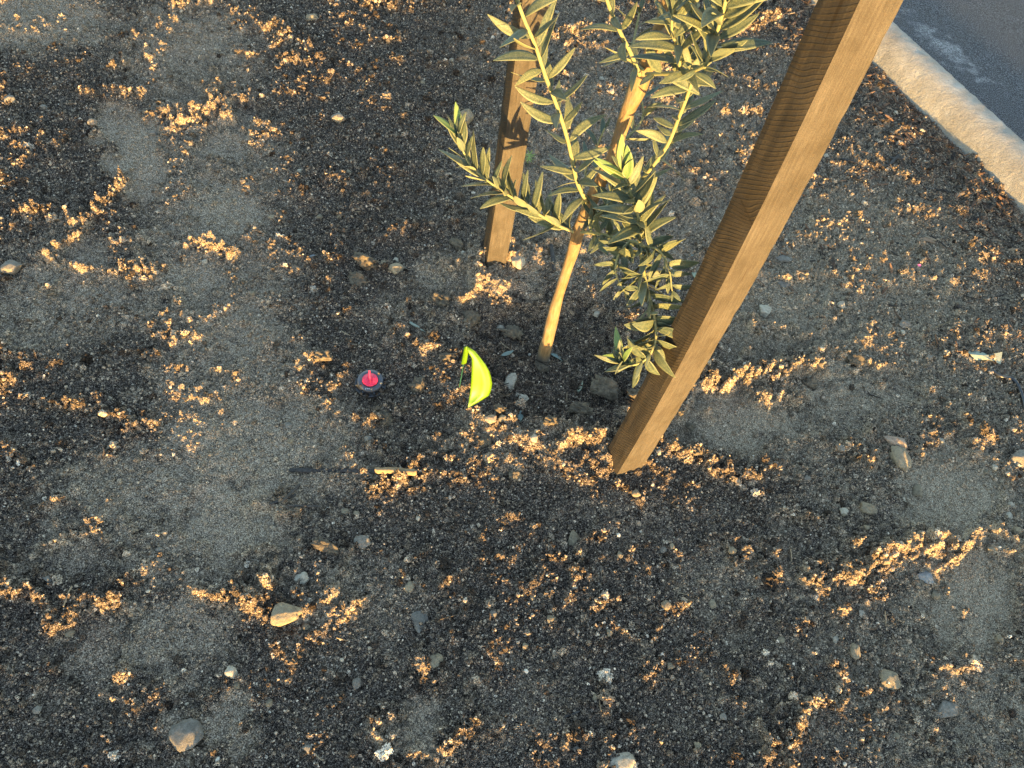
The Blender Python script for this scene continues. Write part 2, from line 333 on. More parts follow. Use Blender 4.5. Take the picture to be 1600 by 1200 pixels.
# ridges and crumbling edges whose faces turn towards the low sun: photo polyline, width px, height m
RIDGES = [
    ([(72, 412), (110, 372), (150, 335), (192, 296)], 9, .016), ([(45, 340), (85, 330)], 12, .013), ([(78, 404), (135, 426)], 7, .011),
    ([(160, 432), (235, 420)], 14, .010), ([(62, 452), (100, 446)], 7, .008), ([(292, 381), (350, 399)], 7, .012), ([(285, 192), (325, 178), (340, 145)], 14, .016),
    ([(328, 112), (345, 108)], 7, .010), ([(272, 16), (325, 4)], 10, .016), ([(425, 35), (440, 60), (470, 75)], 17, .014), ([(435, 96), (475, 92)], 11, .011),
    ([(565, 8), (610, 14)], 13, .016), ([(585, 68), (625, 62)], 9, .010), ([(190, 150), (222, 149)], 8, .010), ([(168, 112), (205, 105)], 6, .008), ([(130, 150), (155, 148)], 7, .009),
    ([(130, 213), (150, 211)], 5, .007), ([(320, 580), (365, 587)], 5, .008), ([(70, 628), (130, 640), (212, 664)], 14, .011), ([(5, 545), (12, 600)], 9, .010), ([(14, 710), (45, 735)], 10, .009), ([(85, 722), (110, 718)], 5, .007),
    ([(55, 862), (100, 850), (142, 828)], 8, .011), ([(0, 905), (40, 915), (88, 962)], 13, .012), ([(110, 940), (165, 948), (190, 958)], 13, .013), ([(180, 925), (205, 905)], 10, .010),
    ([(325, 925), (365, 945), (405, 935), (412, 905)], 17, .017), ([(170, 1080), (200, 1062)], 11, .012), ([(545, 965), (570, 930)], 10, .011), ([(632, 905), (655, 862)], 7, .009), ([(575, 768), (640, 752)], 13, .014),
    ([(575, 655), (620, 648)], 14, .014), ([(585, 1120), (612, 1160)], 14, .012), ([(640, 1190), (660, 1180)], 9, .010), ([(690, 1165), (745, 1140)], 16, .013), ([(725, 1090), (745, 1075)], 8, .009),
    ([(1010, 1070), (1022, 1030)], 9, .010), ([(965, 985), (1020, 1000)], 8, .010), ([(895, 905), (912, 865)], 8, .010), ([(930, 950), (975, 940)], 10, .010),
    ([(1262, 908), (1330, 893), (1395, 862), (1505, 848)], 15, .018), ([(1475, 905), (1492, 870)], 7, .013), ([(1305, 1100), (1315, 1045)], 8, .010), ([(1200, 1190), (1235, 1150), (1245, 1105)], 16, .013),
    ([(1100, 604), (1150, 598), (1215, 585), (1262, 572)], 16, .022), ([(1180, 622), (1240, 630)], 14, .014), ([(1175, 512), (1245, 528)], 9, .012), ([(1270, 555), (1335, 548)], 9, .010), ([(1330, 578), (1368, 572)], 6, .008),
    ([(1048, 705), (1105, 722)], 12, .015), ([(1120, 745), (1175, 748)], 12, .014), ([(1220, 805), (1275, 815)], 12, .012), ([(1310, 705), (1345, 725)], 12, .012), ([(1430, 708), (1455, 720)], 6, .006),
    ([(878, 700), (905, 697), (940, 692)], 12, .018), ([(700, 432), (745, 424), (790, 414)], 13, .020), ([(728, 482), (742, 462)], 11, .016), ([(845, 388), (885, 384)], 9, .014), ([(470, 572), (492, 565)], 7, .007),
    ([(520, 498), (545, 494)], 6, .007), ([(905, 48), (955, 44)], 9, .012), ([(850, 60), (890, 56)], 9, .012), ([(1140, 48), (1190, 40)], 11, .014), ([(1130, 180), (1180, 172)], 9, .010), ([(1225, 442), (1300, 432)], 8, .009), ([(1180, 30), (1230, 28)], 9, .012),
    ([(840, 125), (880, 120)], 8, .008), ([(1380, 265), (1420, 280)], 9, .008), ([(1090, 585), (1110, 575)], 7, .012), ([(1340, 915), (1385, 930)], 9, .007), ([(1150, 880), (1190, 868)], 9, .008), ([(1060, 950), (1090, 940)], 7, .007), ([(745, 880), (790, 872)], 7, .006)]
ridge_pts = []
gran = 1 + .30 * n5 + .34 * n2 + .2 * n1
for pts, wpx, hh in RIDGES:
    Wp = [G(*p)[:2] for p in pts]; mid = G(*pts[len(pts) // 2])
    wm = np.linalg.norm(G(pts[0][0] + wpx, pts[0][1]) - G(*pts[0])) * .95
    xs = [p[0] for p in Wp]; ys = [p[1] for p in Wp]; pad = wm * 3.2 + .03
    i0, i1 = [int(np.clip((v - X0) / DX, 0, NX)) for v in (min(xs) - pad, max(xs) + pad)]
    j0, j1 = [int(np.clip((v - Y0) / DX, 0, NY)) for v in (min(ys) - pad, max(ys) + pad)]
    sx = (GXX + warpx * .6)[j0:j1, i0:i1]; sy = (GYY + warpy * .6)[j0:j1, i0:i1]
    dmin = np.full(sx.shape, 9.0); side = np.zeros(sx.shape)
    for a, b in zip(Wp[:-1], Wp[1:]):
        ab = b - a; L2 = ab @ ab
        t = np.clip(((sx - a[0]) * ab[0] + (sy - a[1]) * ab[1]) / L2, 0, 1)
        ddx = sx - (a[0] + t * ab[0]); ddy = sy - (a[1] + t * ab[1]); dd = np.hypot(ddx, ddy)
        upd = dd < dmin; dmin = np.where(upd, dd, dmin); side = np.where(upd, ddy, side)
    ww = np.where(side < 0, wm * .85, wm * 1.9)           # steeper on the side that faces the sun
    dry[j0:j1, i0:i1] = np.maximum(dry[j0:j1, i0:i1], .16 * np.exp(-(dmin / (wm * 1.5)) ** 2) * np.clip(1 + .35 * n2[j0:j1, i0:i1], 0, 1.4))
    H[j0:j1, i0:i1] += 1.12 * hh * np.exp(-(dmin / ww) ** 2) * np.clip(gran[j0:j1, i0:i1], .1, 2)
    for a, b in zip(Wp[:-1], Wp[1:]):
        m = max(6, int(np.linalg.norm(b - a) * wm * 90000))
        m = int(m * 1.5); tt = rng.random(m); ridge_pts.append(np.stack([a[0] + (b[0] - a[0]) * tt + rng.normal(0, wm * .7, m), a[1] + (b[1] - a[1]) * tt + rng.normal(0, wm * .7, m)], 1))
ridge_pts = np.concatenate(ridge_pts)

rough = 1 - .78 * flat
lumpy = np.clip(.55 + .5 * n30, .15, 1.3)
H += .0030 * n30 + rough * (.0030 * n12 + lumpy * .0042 * np.maximum(n5, -1.0) + lumpy * .0030 * np.maximum(n2, -.6) + .0022 * n1) + .0007 * n1
sp_ = G(579, 606); hs_ = np.exp(-(np.hypot(GXX - sp_[0], GYY - sp_[1] + .02) / .058) ** 4); H = H * (1 - hs_) + hs_ * (float(samp(H, [sp_[0]], [sp_[1]])[0]) * .3 - .004)   # soil settled round the sprinkler
# a soft tread ripple in the boot print
tread = np.sin((GYY * .97 + GXX * .25) / .014 * 2 * math.pi) * .0014
c = G(212, 232); H += tread * np.exp(-(((GXX - c[0]) / .11) ** 2 + ((GYY - c[1]) / .19) ** 2) ** 2)
c = G(1310, 560); H += np.sin((GYY * .8 - GXX * .6) / .022 * 2 * math.pi) * .0016 * np.exp(-(((GXX - c[0]) / .16) ** 2 + ((GYY - c[1]) / .14) ** 2) ** 2)
dry = np.maximum(dry, .45 * smooth(.30, .95, GXX - .1 * n12)); tan = smooth(.25, .8, GXX - .12 * (GYY - 1.2)) * (1 - smooth(1.8, 2.6, GYY)) * .8 + .3 + .2 * smooth(.2, 1.2, n30)

# kerb line
KA, KB = np.array([1.073, 3.010]), np.array([1.530, 2.252]); KD = (KB - KA) / np.linalg.norm(KB - KA); KN = np.array([-KD[1], KD[0]])
KN = KN if KN[0] > 0 else -KN
kd = (GXX - KA[0]) * KN[0] + (GYY - KA[1]) * KN[1]                 # distance past the kerb's soil-side foot
mulchy = smooth(-.75, -.10, kd) * (1 - smooth(.0, .03, kd)); dry *= (1 - .3 * mulchy * smooth(-.5, .5, n12))
H = H * (1 - smooth(.02, .10, kd)) - .09 * smooth(.03, .11, kd)
edge = np.minimum.reduce([smooth(0, .25, GXX - X0), smooth(0, .25, X1 - GXX), smooth(0, .15, Y1 - GYY), smooth(0, .06, GYY - Y0)])
H *= np.where(kd > 0, 1, edge)
def Hs(x, y): return float(samp(H, np.array([x]), np.array([y]))[0])
def ground(px, py):
    z = 0.0
    for _ in range(4): p = G(px, py, z); z = Hs(p[0], p[1])
    return Vector((p[0], p[1], z))

# one sheet: fine where the soil can be read, widening out to the horizon
def widen(lo, hi, step):
    out = []; s = step; v = hi
    while v < 420: s *= 1.6; v += s; out.append(v)
    neg = []; s = step; v = lo
    while v > -420: s *= 1.6; v -= s; neg.append(v)
    return neg[::-1], out
a, b = widen(X0, X1, .02); axs = np.array(a + list(np.arange(X0, X1, DX)) + b)
yv = [Y0]
while yv[-1] < Y1: yv.append(yv[-1] + .0042 + .0013 * max(0, yv[-1] - .8))
a, b = widen(Y0, yv[-1], .02); ays = np.array(a + yv + b)
gxv, gyv = np.meshgrid(axs, ays); inside = (gxv >= X0) & (gxv <= X1) & (gyv >= Y0) & (gyv <= Y1)
gz = np.where(inside, samp(H, gxv, gyv), 0)
kdv = (gxv - KA[0]) * KN[0] + (gyv - KA[1]) * KN[1]; gz = np.where(~inside & (kdv > .03), -.09, gz)
def grid_mesh(name, VX, VY, VZ, mat):
    ny, nx = VX.shape; me = bpy.data.meshes.new(name)
    co = np.stack([VX, VY, VZ], -1).reshape(-1, 3).astype(np.float32)
    idx = np.arange(ny * nx).reshape(ny, nx)
    q = np.stack([idx[:-1, :-1], idx[:-1, 1:], idx[1:, 1:], idx[1:, :-1]], -1).reshape(-1).astype(np.int32); nf = len(q) // 4
    me.vertices.add(len(co)); me.vertices.foreach_set('co', co.ravel())
    me.loops.add(len(q)); me.loops.foreach_set('vertex_index', q)
    me.polygons.add(nf); me.polygons.foreach_set('loop_start', np.arange(0, nf * 4, 4, dtype=np.int32))
    me.polygons.foreach_set('use_smooth', np.ones(nf, bool)); me.update(calc_edges=True)
    me.materials.append(mat); o = bpy.data.objects.new(name, me); COL.objects.link(o); return o
go = grid_mesh('ground', gxv, gyv, gz, M['soil']); kind(go, 'structure')
for nm, A in (('dry', dry), ('tan', tan)):
    at = go.data.attributes.new(nm, 'FLOAT', 'POINT'); at.data.foreach_set('value', np.where(inside, samp(A, gxv, gyv), .2).ravel().astype(np.float32))

# ------------------------------------------------------------------ kerb and road
KLEN0, KLEN1 = -9.0, 9.0
prof = [(.0, -.12), (.003, -.02), (.008, .02), (.018, .055), (.030, .078), (.045, .093), (.062, .100), (.085, .102), (.110, .101), (.128, .096), (.139, .085), (.146, .06), (.148, .0), (.148, -.12)]
def kerb():
    V, Fc = [], []; n = len(prof)
    ts = np.concatenate([np.linspace(KLEN0, -.6, 18)[:-1], np.linspace(-.6, 1.7, 260), np.linspace(1.7, KLEN1, 18)[1:]])
    for i, t in enumerate(ts):
        wob = .006 * math.sin(t * 1.1 + .3)
        for k, (q, z) in enumerate(prof):
            jx = .0016 * mnoise.noise(Vector((t * 22, q * 30, z * 30))) + .0012 * mnoise.noise(Vector((t * 90, q * 120, z * 90)))
            p = KA + KD * t + KN * (q + wob + jx); V.append((p[0], p[1], z + (jx * .9 if z > -.05 else 0)))
    m = len(ts)
    for i in range(m - 1):
        for k in range(n - 1): Fc.append((i * n + k, i * n + k + 1, (i + 1) * n + k + 1, (i + 1) * n + k))
    Fc.append(tuple(range(n))); Fc.append(tuple((m - 1) * n + k for k in reversed(range(n))))
    o = mesh_obj('kerb', V, Fc, M['concrete']); kind(o, 'structure')
kerb()
def road():
    V, Fc = [], []; ss = np.concatenate([[-400, -40], np.linspace(-6, 6, 60), [40, 400]]); qs = [.1475, .3, .6, 1.0, 1.6, 2.6, 5, 20, 200]
    for s in ss:
        for q in qs:
            p = KA + KD * s + KN * (q + (.006 * math.sin(s * 1.1 + .3) if abs(s) < 9 else 0)); V.append((p[0], p[1], -.012 + .002 * mnoise.noise(Vector((p[0], p[1], 0))) + .012 * min(q, 5)))
    n = len(qs)
    for i in range(len(ss) - 1):
        for k in range(n - 1): Fc.append((i * n + k, i * n + k + 1, (i + 1) * n + k + 1, (i + 1) * n + k))
    o = mesh_obj('road', V, Fc, M['asphalt']); kind(o, 'structure')
road()

# ------------------------------------------------------------------ lumps used for crumbs, grit and stones
def lump_mesh(name, seed, sub, amp, freq, smooth_=False, flatten=1.0, facet=0):
    bm = bmesh.new(); bmesh.ops.create_icosphere(bm, subdivisions=sub, radius=1.0); off = Vector((seed * 7.3, seed * 3.1, seed * 1.7)); rr = random.Random(seed)
    cuts = [(Vector((rr.gauss(0, 1), rr.gauss(0, 1), rr.gauss(0, 1))).normalized(), rr.uniform(.55, .85)) for _ in range(facet)]
    for v in bm.verts:
        d = v.co.normalized(); r = 1 + amp * mnoise.noise(d * freq + off) + amp * .5 * mnoise.noise(d * freq * 2.3 + off) + (amp * .32 * mnoise.noise(d * freq * 5.5 + off) + amp * .16 * mnoise.noise(d * freq * 11 + off) if sub > 2 else 0)
        p = d * r
        for nrm, dist in cuts:
            e = p.dot(nrm) - dist
            if e > 0: p -= nrm * e * .85
        v.co = p; v.co.z *= flatten
    me = bpy.data.meshes.new(name); bm.to_mesh(me); bm.free()
    me.polygons.foreach_set('use_smooth', [smooth_] * len(me.polygons)); return me
def sliver_mesh(name, seed, nseg, curl, wid, thick):
    rr = random.Random(seed); V, Fc = [], []
    for i in range(nseg + 1):
        t = i / nseg * 2 - 1; ww = wid * (1 - .5 * abs(t) ** 3) * rr.uniform(.75, 1.2)
        cx, cz = curl * (t * t - .4) + rr.uniform(-1, 1) * curl * .2, curl * .6 * math.sin(t * 2 + seed)
        for (a, b) in ((-1, -1), (1, -1), (1, 1), (-1, 1)): V.append((t, cx + a * ww, cz + b * thick))
    for i in range(nseg):
        for k in range(4): Fc.append((i * 4 + k, i * 4 + (k + 1) % 4, i * 4 + 4 + (k + 1) % 4, i * 4 + 4 + k))
    Fc += [(3, 2, 1, 0), tuple(nseg * 4 + k for k in range(4))]
    me = bpy.data.meshes.new(name); me.from_pydata(V, [], Fc); return me

def scatter(name, meshes, mat, pts, rot, scl, dryv):
    """one object of countless small pieces: a point mesh with the pieces instanced on it"""
    src = bpy.data.collections.new(name + '_pieces')
    for i, me in enumerate(meshes):
        me.materials.clear(); me.materials.append(mat); src.objects.link(bpy.data.objects.new('%s_piece' % name, me))
    n = len(pts); me = bpy.data.meshes.new(name); me.vertices.add(n); me.vertices.foreach_set('co', pts.astype(np.float32).ravel())
    for nm, arr in (('rot', rot), ('scl', scl)):
        at = me.attributes.new(nm, 'FLOAT_VECTOR', 'POINT'); at.data.foreach_set('vector', arr.astype(np.float32).ravel())
    at = me.attributes.new('dry', 'FLOAT', 'POINT'); at.data.foreach_set('value', dryv.astype(np.float32))
    at = me.attributes.new('pick', 'INT', 'POINT'); at.data.foreach_set('value', rng.integers(0, len(meshes), n).astype(np.int32))
    me.materials.append(mat); o = bpy.data.objects.new(name, me); COL.objects.link(o)
    ng = bpy.data.node_groups.new(name, 'GeometryNodeTree')
    ng.interface.new_socket('Geometry', in_out='INPUT', socket_type='NodeSocketGeometry'); ng.interface.new_socket('Geometry', in_out='OUTPUT', socket_type='NodeSocketGeometry')
    gi, goo = ng.nodes.new('NodeGroupInput'), ng.nodes.new('NodeGroupOutput')
    ci = ng.nodes.new('GeometryNodeCollectionInfo'); ci.inputs['Collection'].default_value = src; ci.inputs['Separate Children'].default_value = True; ci.inputs['Reset Children'].default_value = True
    ip = ng.nodes.new('GeometryNodeInstanceOnPoints'); ip.inputs['Pick Instance'].default_value = True
    def na(nm, ty): x = ng.nodes.new('GeometryNodeInputNamedAttribute'); x.data_type = ty; x.inputs['Name'].default_value = nm; return [s for s in x.outputs if s.enabled and s.name == 'Attribute'][0]
    L = ng.links.new
    L(gi.outputs[0], ip.inputs['Points']); L(ci.outputs[0], ip.inputs['Instance']); L(na('pick', 'INT'), ip.inputs['Instance Index'])
    L(na('rot', 'FLOAT_VECTOR'), ip.inputs['Rotation']); L(na('scl', 'FLOAT_VECTOR'), ip.inputs['Scale']); L(ip.outputs[0], goo.inputs[0])
    md = o.modifiers.new('pieces', 'NODES'); md.node_group = ng
    return kind(o, 'stuff')

def area_points(n):
    """even over the visible bed, thinning gently with distance from the path's edge"""
    y = rng.random(int(n * 2.6)) * (Y1 - Y0) + Y0; x = rng.random(len(y)) * (X1 - X0) + X0
    keep = (x > -1.25 - .62 * y) & (x < 1.5 + .25 * y) & (((x - KA[0]) * KN[0] + (y - KA[1]) * KN[1]) < -.004)
    return np.stack([x[keep], y[keep]], 1)[:n]
def euler(n, tilt=math.pi): return np.stack([rng.uniform(-tilt, tilt, n), rng.uniform(-tilt, tilt, n), rng.uniform(-math.pi, math.pi, n)], 1)

crumbs = [lump_mesh('crumb', 10 + i, 2, .62, 2.7) for i in range(12)]
def soil_crumbs():
    p = area_points(540000); fl = samp(flat, p[:, 0], p[:, 1]); dr = samp(dry, p[:, 0], p[:, 1])
    u = rng.random(len(p)); r = .0015 * (1 - u * .9975) ** (-1 / 3.7); r = np.minimum(r, .0085)
    zone = samp(n12 + .6 * n5, p[:, 0], p[:, 1]); r = np.where(zone < -.5, np.minimum(r, .0027), r)      # crumbly and fine zones
    keep = (rng.random(len(p)) > np.clip(fl * .45 + dr * .18, 0, .66)) | ((r < .0022) & (rng.random(len(p)) < .3)); p, r = p[keep], r[keep]
    q = ridge_pts[rng.random(len(ridge_pts)) < .8]; rq = .00185 * (1 - rng.random(len(q)) * .99) ** (-1 / 3.0); rq = np.minimum(rq, .009)
    n0 = len(p); p = np.concatenate([p, q]); r = np.concatenate([r, rq]); n = len(p)
    z = samp(H, p[:, 0], p[:, 1]) + r * np.where(np.arange(n) < n0, .24, .25)
    s = r[:, None] * rng.uniform(.75, 1.25, (n, 3))
    scatter('soil_crumbs', crumbs, M['crumb'], np.stack([p[:, 0], p[:, 1], z], 1), euler(n), s, np.clip(samp(dry, p[:, 0], p[:, 1]) + .15 * rng.standard_normal(n), 0, 1) - np.clip((r - .0028) / .003, 0, 1) * (np.arange(n) < n0) * (1 - .8 * samp(dry, p[:, 0], p[:, 1])))
    return n
soil_crumbs()

def soil_clods():
    me = [lump_mesh('clodlet', 90 + i, 3, .75, 2.6) for i in range(8)]
    p = area_points(9000); zone = samp(n12 + .6 * n5 + .5 * n30, p[:, 0], p[:, 1]); fl = samp(flat, p[:, 0], p[:, 1])
    keep = (zone > .1) & (rng.random(len(p)) > fl * 1.2); p = p[keep]; n = len(p); r = np.minimum(.0048 * (1 - rng.random(n) * .98) ** (-1 / 3.2), .014)
    z = samp(H, p[:, 0], p[:, 1]) - r * .12
    scatter('soil_clodlets', me, M['crumb'], np.stack([p[:, 0], p[:, 1], z], 1), euler(n), r[:, None] * rng.uniform(.75, 1.3, (n, 3)), samp(dry, p[:, 0], p[:, 1]) * .8 - .4 * (1 - samp(dry, p[:, 0], p[:, 1])))
soil_clods()

def bed_fibres():
    me = [sliver_mesh('fibre', 30 + i, 4, .16 if i % 2 else .05, .055, .04) for i in range(7)]
    p = area_points(26000); fl = samp(flat, p[:, 0], p[:, 1]); bs = samp(basin, p[:, 0], p[:, 1]); mu = samp(mulchy, p[:, 0], p[:, 1])
    keep = rng.random(len(p)) < np.clip(.45 - .4 * fl + .6 * bs + .5 * mu, .02, 1); p = p[keep]
    m = 2600; a = rng.uniform(0, 2 * math.pi, m); rr = .22 * np.sqrt(rng.random(m)); q = np.stack([BC[0] + rr * np.cos(a), BC[1] + rr * np.sin(a)], 1)
    p = np.concatenate([p, q]); n = len(p)
    ln = rng.lognormal(math.log(.0065), .5, n); ln = np.clip(ln, .003, .022); s = np.stack([ln, ln * rng.uniform(.5, 1.4, n), ln * rng.uniform(.5, 1.2, n)], 1)
    z = samp(H, p[:, 0], p[:, 1]) + .002
    scatter('bark_fibres', me, M['fibre'], np.stack([p[:, 0], p[:, 1], z], 1), euler(n, .5), s, np.zeros(n))
bed_fibres()

def bark_mulch():
    me = [sliver_mesh('chip', 50 + i, 3, .10, .17, .05) for i in range(6)]
    m = 9000; t = rng.uniform(-1.6, 2.2, m); q = -np.abs(rng.normal(0, .16, m)) - .008
    x = KA[0] + KD[0] * t + KN[0] * q; y = KA[1] + KD[1] * t + KN[1] * q
    m2 = 4200; y2 = rng.uniform(1.5, 3.9, m2); x2 = rng.uniform(.1, 1.7, m2); k2 = ((x2 - KA[0]) * KN[0] + (y2 - KA[1]) * KN[1]); ok = (k2 < -.02) & (k2 > -1.1); x2, y2 = x2[ok], y2[ok]
    x = np.concatenate([x, x2]); y = np.concatenate([y, y2]); n = len(x)
    ln = np.clip(rng.lognormal(math.log(.0085), .5, n), .004, .026); s = np.stack([ln, ln * rng.uniform(.5, 1.3, n), ln * rng.uniform(.5, 1.1, n)], 1)
    z = samp(H, x, y) + .003
    ok = (x > X0) & (x < X1) & (y < Y1); x, y, z, s = x[ok], y[ok], z[ok], s[ok]; n = len(x)
    scatter('bark_mulch', me, M['chip'], np.stack([x, y, z], 1), euler(n, .55), s, np.zeros(n))
bark_mulch()

def grit():
    me = [lump_mesh('grain', 70 + i, 2, .22, 1.4, True) for i in range(5)]
    p = area_points(9000); n = len(p); r = np.minimum(.0011 * (1 - rng.random(n) * .995) ** (-1 / 2.7), .0055)
    right = smooth(.2, .9, p[:, 0]); keep = rng.random(n) < .35 + .6 * right; p, r = p[keep], r[keep]; n = len(p)
    z = samp(H, p[:, 0], p[:, 1]) + r * .35
    scatter('grit', me, M['grit'], np.stack([p[:, 0], p[:, 1], z], 1), euler(n), r[:, None] * rng.uniform(.7, 1.25, (n, 3)), np.zeros(n))
grit()

# ------------------------------------------------------------------ wooden stakes
def stake(name, A, B, C, edge_px, height, label, seed):
    """square saw-cut stake; A-B is the left face's foot, B-C the right face's, edge_px traces the arris above B"""
    A, B, C = [np.array(v, float) for v in (A, B, C)]; D = A + C - B
    cen = (A + C) / 2; zb = Hs(cen[0], cen[1]) - .05
    zs, xo = [0.0], [0.0]
    for px, py in edge_px: q = P(px, py, B[1]); zs.append(q[2]); xo.append(q[0] - B[0])
    co = np.polyfit(zs, xo, 2)
    N = 5; rows = 150; V = []; uv_u = []; per = []
    cor = [A, B, C, D]
    for f in range(4):
        for k in range(N): t = k / N; per.append((cor[f] * (1 - t) + cor[(f + 1) % 4] * t, f, t))
    side = np.linalg.norm(B - A); n = len(per)
    for i in range(rows + 1):
        z = zb + (height - zb) * i / rows; off = np.polyval(co, max(z, 0)) if z < 1.3 else np.polyval(co, 1.3)
        for k, (p, f, t) in enumerate(per):
            d = (p - cen); L = np.linalg.norm(d)
            corner = (t == 0); e = -.0016 - .0022 * max(0, mnoise.noise(Vector((z * 26, k * 3.1 + seed, 4)))) - (.006 * max(0, mnoise.noise(Vector((z * 9, k * 1.7 + seed, 9))) - .45) if corner else 0) if corner else 0
            w = .0010 * mnoise.noise(Vector((z * 7, k * .9 + seed, 1))) + .0004 * mnoise.noise(Vector((z * 70, k * 2.3, seed)))
            q = p + d / L * (e + w)
            V.append((q[0] + off - cen[0], q[1] - cen[1], z))
    Fc = []; uvs = []; sawn_shade = []
    for i in range(rows):
        for k in range(n):
            Fc.append((i * n + k, i * n + (k + 1) % n, (i + 1) * n + (k + 1) % n, (i + 1) * n + k)); f = k // N; t0, t1 = (k % N) / N, (k % N + 1) / N
            v0, v1 = [zb + (height - zb) * j / rows for j in (i, i + 1)]
            for (t, v) in ((t0, v0), (t1, v0), (t1, v1), (t0, v1)): uvs.append(((t - .2) * side + (f % 2) * .4, v + f * .7)); sawn_shade.append(1.0 if f % 2 == 0 else .12)
    top = len(V); V.append((np.polyval(co, 1.3), 0, height + .001)); b0 = rows * n
    for k in range(n): Fc.append((b0 + k, b0 + (k + 1) % n, top)); uvs += [(0, 0)] * 3; sawn_shade += [0] * 3
    Fc.append(tuple(reversed(range(n)))); uvs += [(0, 0)] * n; sawn_shade += [0] * n
    o = mesh_obj(name, V, Fc, M['wood'], smooth=False); o.location = (cen[0], cen[1], 0)
    ul = o.data.uv_layers.new(name='UVMap'); ul.data.foreach_set('uv', np.array(uvs, np.float32).ravel())
    at = o.data.attributes.new('sawn_shade', 'FLOAT', 'CORNER'); at.data.foreach_set('value', np.array(sawn_shade, np.float32))
    return tag(o, label, 'stake', 'stakes beside the young olive')
_sh = np.array(ground(962, 744)[:2]) - np.array([.278, .9134])
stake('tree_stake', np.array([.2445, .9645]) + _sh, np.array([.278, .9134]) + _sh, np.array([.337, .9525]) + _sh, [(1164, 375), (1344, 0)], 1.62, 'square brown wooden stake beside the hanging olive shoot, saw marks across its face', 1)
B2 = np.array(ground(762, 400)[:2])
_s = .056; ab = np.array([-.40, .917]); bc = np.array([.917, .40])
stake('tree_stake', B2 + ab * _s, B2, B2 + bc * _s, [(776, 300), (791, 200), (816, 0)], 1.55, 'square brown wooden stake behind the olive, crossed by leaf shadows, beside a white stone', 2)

# ------------------------------------------------------------------ the young olive
def spline(pts, n):
    P_ = [Vector(p) for p in pts]; P_ = [P_[0] * 2 - P_[1]] + P_ + [P_[-1] * 2 - P_[-2]]; out = []
    segs = len(P_) - 3
    for s in range(segs):
        a, b, c, d = P_[s:s + 4]; m = max(2, n // segs)
        for i in range(m):
            t = i / m; out.append(.5 * ((2 * b) + (c - a) * t + (2 * a - 5 * b + 4 * c - d) * t * t + (3 * b - a - 3 * c + d) * t ** 3))
    out.append(P_[-2]); return out
def tube(name, pts, r0, r1, mat, parent, origin, sides=8, wob=.06, seed=0, r_fn=None):
    V, Fc = [], []; n = len(pts); up = Vector((.3, -.9, .2)).normalized()
    for i, p in enumerate(pts):
        T = (pts[min(i + 1, n - 1)] - pts[max(i - 1, 0)]).normalized(); u = (up - T * up.dot(T)).normalized(); v = T.cross(u); t = i / (n - 1)
        r = r_fn(t) if r_fn else r0 + (r1 - r0) * t
        for k in range(sides):
            a = 2 * math.pi * k / sides; rr = r * (1 + wob * mnoise.noise(Vector((math.cos(a) * 1.2, math.sin(a) * 1.2, i * .25 + seed))) * 2)
            V.append(p + (u * math.cos(a) + v * math.sin(a)) * rr - origin)
    for i in range(n - 1):
        for k in range(sides): Fc.append((i * sides + k, i * sides + (k + 1) % sides, (i + 1) * sides + (k + 1) % sides, (i + 1) * sides + k))
    V += [pts[0] - origin, pts[-1] - origin]; a, b = len(V) - 2, len(V) - 1
    for k in range(sides): Fc.append((a, (k + 1) % sides, k)); Fc.append((b, (n - 1) * sides + k, (n - 1) * sides + (k + 1) % sides))
    return mesh_obj(name, V, Fc, mat, parent)

def leaf_mesh(seed, upper, under, wid=.115, ):
    """olive blade along +Y, unit length, two real faces a hair apart; upper side +Z"""
    rr = random.Random(seed); n = 8; bend = rr.uniform(-.22, .40); twist = rr.uniform(-.9, .9); fold = rr.uniform(.06, .26); sway = rr.uniform(-.07, .07)
    V, edge = [], []
    for layer in (0, 1):
        for i in range(n + 1):
            t = i / n; w = wid * (math.sin(math.pi * min(1, t ** .86 * .97 + .03)) ** .8) * (1.0 if i < n else 0) + .008
            if t < .1: w = min(w, .014 + t * .45)
            cz = -bend * t * t; cx = sway * math.sin(t * math.pi); tw = twist * t
            for s in (-1, -.5, 0, .5, 1):
                lx = s * w; lz = abs(s) * w * fold * (1 - .4 * t)
                x = lx * math.cos(tw) - lz * math.sin(tw); z = lx * math.sin(tw) + lz * math.cos(tw)
                V.append((cx + x, t, cz + z - layer * .006)); edge.append(1.0 if abs(s) == 1 else (.4 if s == 0 else 0))
    Fc, fm = [], []; m = (n + 1) * 5
    for i in range(n):
        for k in range(4):
            a = i * 5 + k; Fc.append((a, a + 1, a + 6, a + 5)); fm.append(0); b = m + a; Fc.append((b, b + 5, b + 6, b + 1)); fm.append(1)
        Fc.append((i * 5, i * 5 + 5, m + i * 5 + 5, m + i * 5)); fm.append(1); a = i * 5 + 4; Fc.append((a, m + a, m + a + 5, a + 5)); fm.append(1)
    Fc.append((n * 5, n * 5 + 4, m + n * 5 + 4, m + n * 5)); fm.append(1)
    me = bpy.data.meshes.new('leaf'); me.from_pydata(V, [], Fc); me.materials.append(upper); me.materials.append(under)
    me.polygons.foreach_set('material_index', fm); me.polygons.foreach_set('use_smooth', [True] * len(fm))
    at = me.attributes.new('edge', 'FLOAT', 'POINT'); at.data.foreach_set('value', edge); me.update(); return me
LEAVES = [leaf_mesh(100 + i, M['leaf'], M['under'], .092 + .013 * (i % 4)) for i in range(18)]
YOUNG = [leaf_mesh(140 + i, M['young'], M['under'], .105 + .012 * (i % 3)) for i in range(5)]

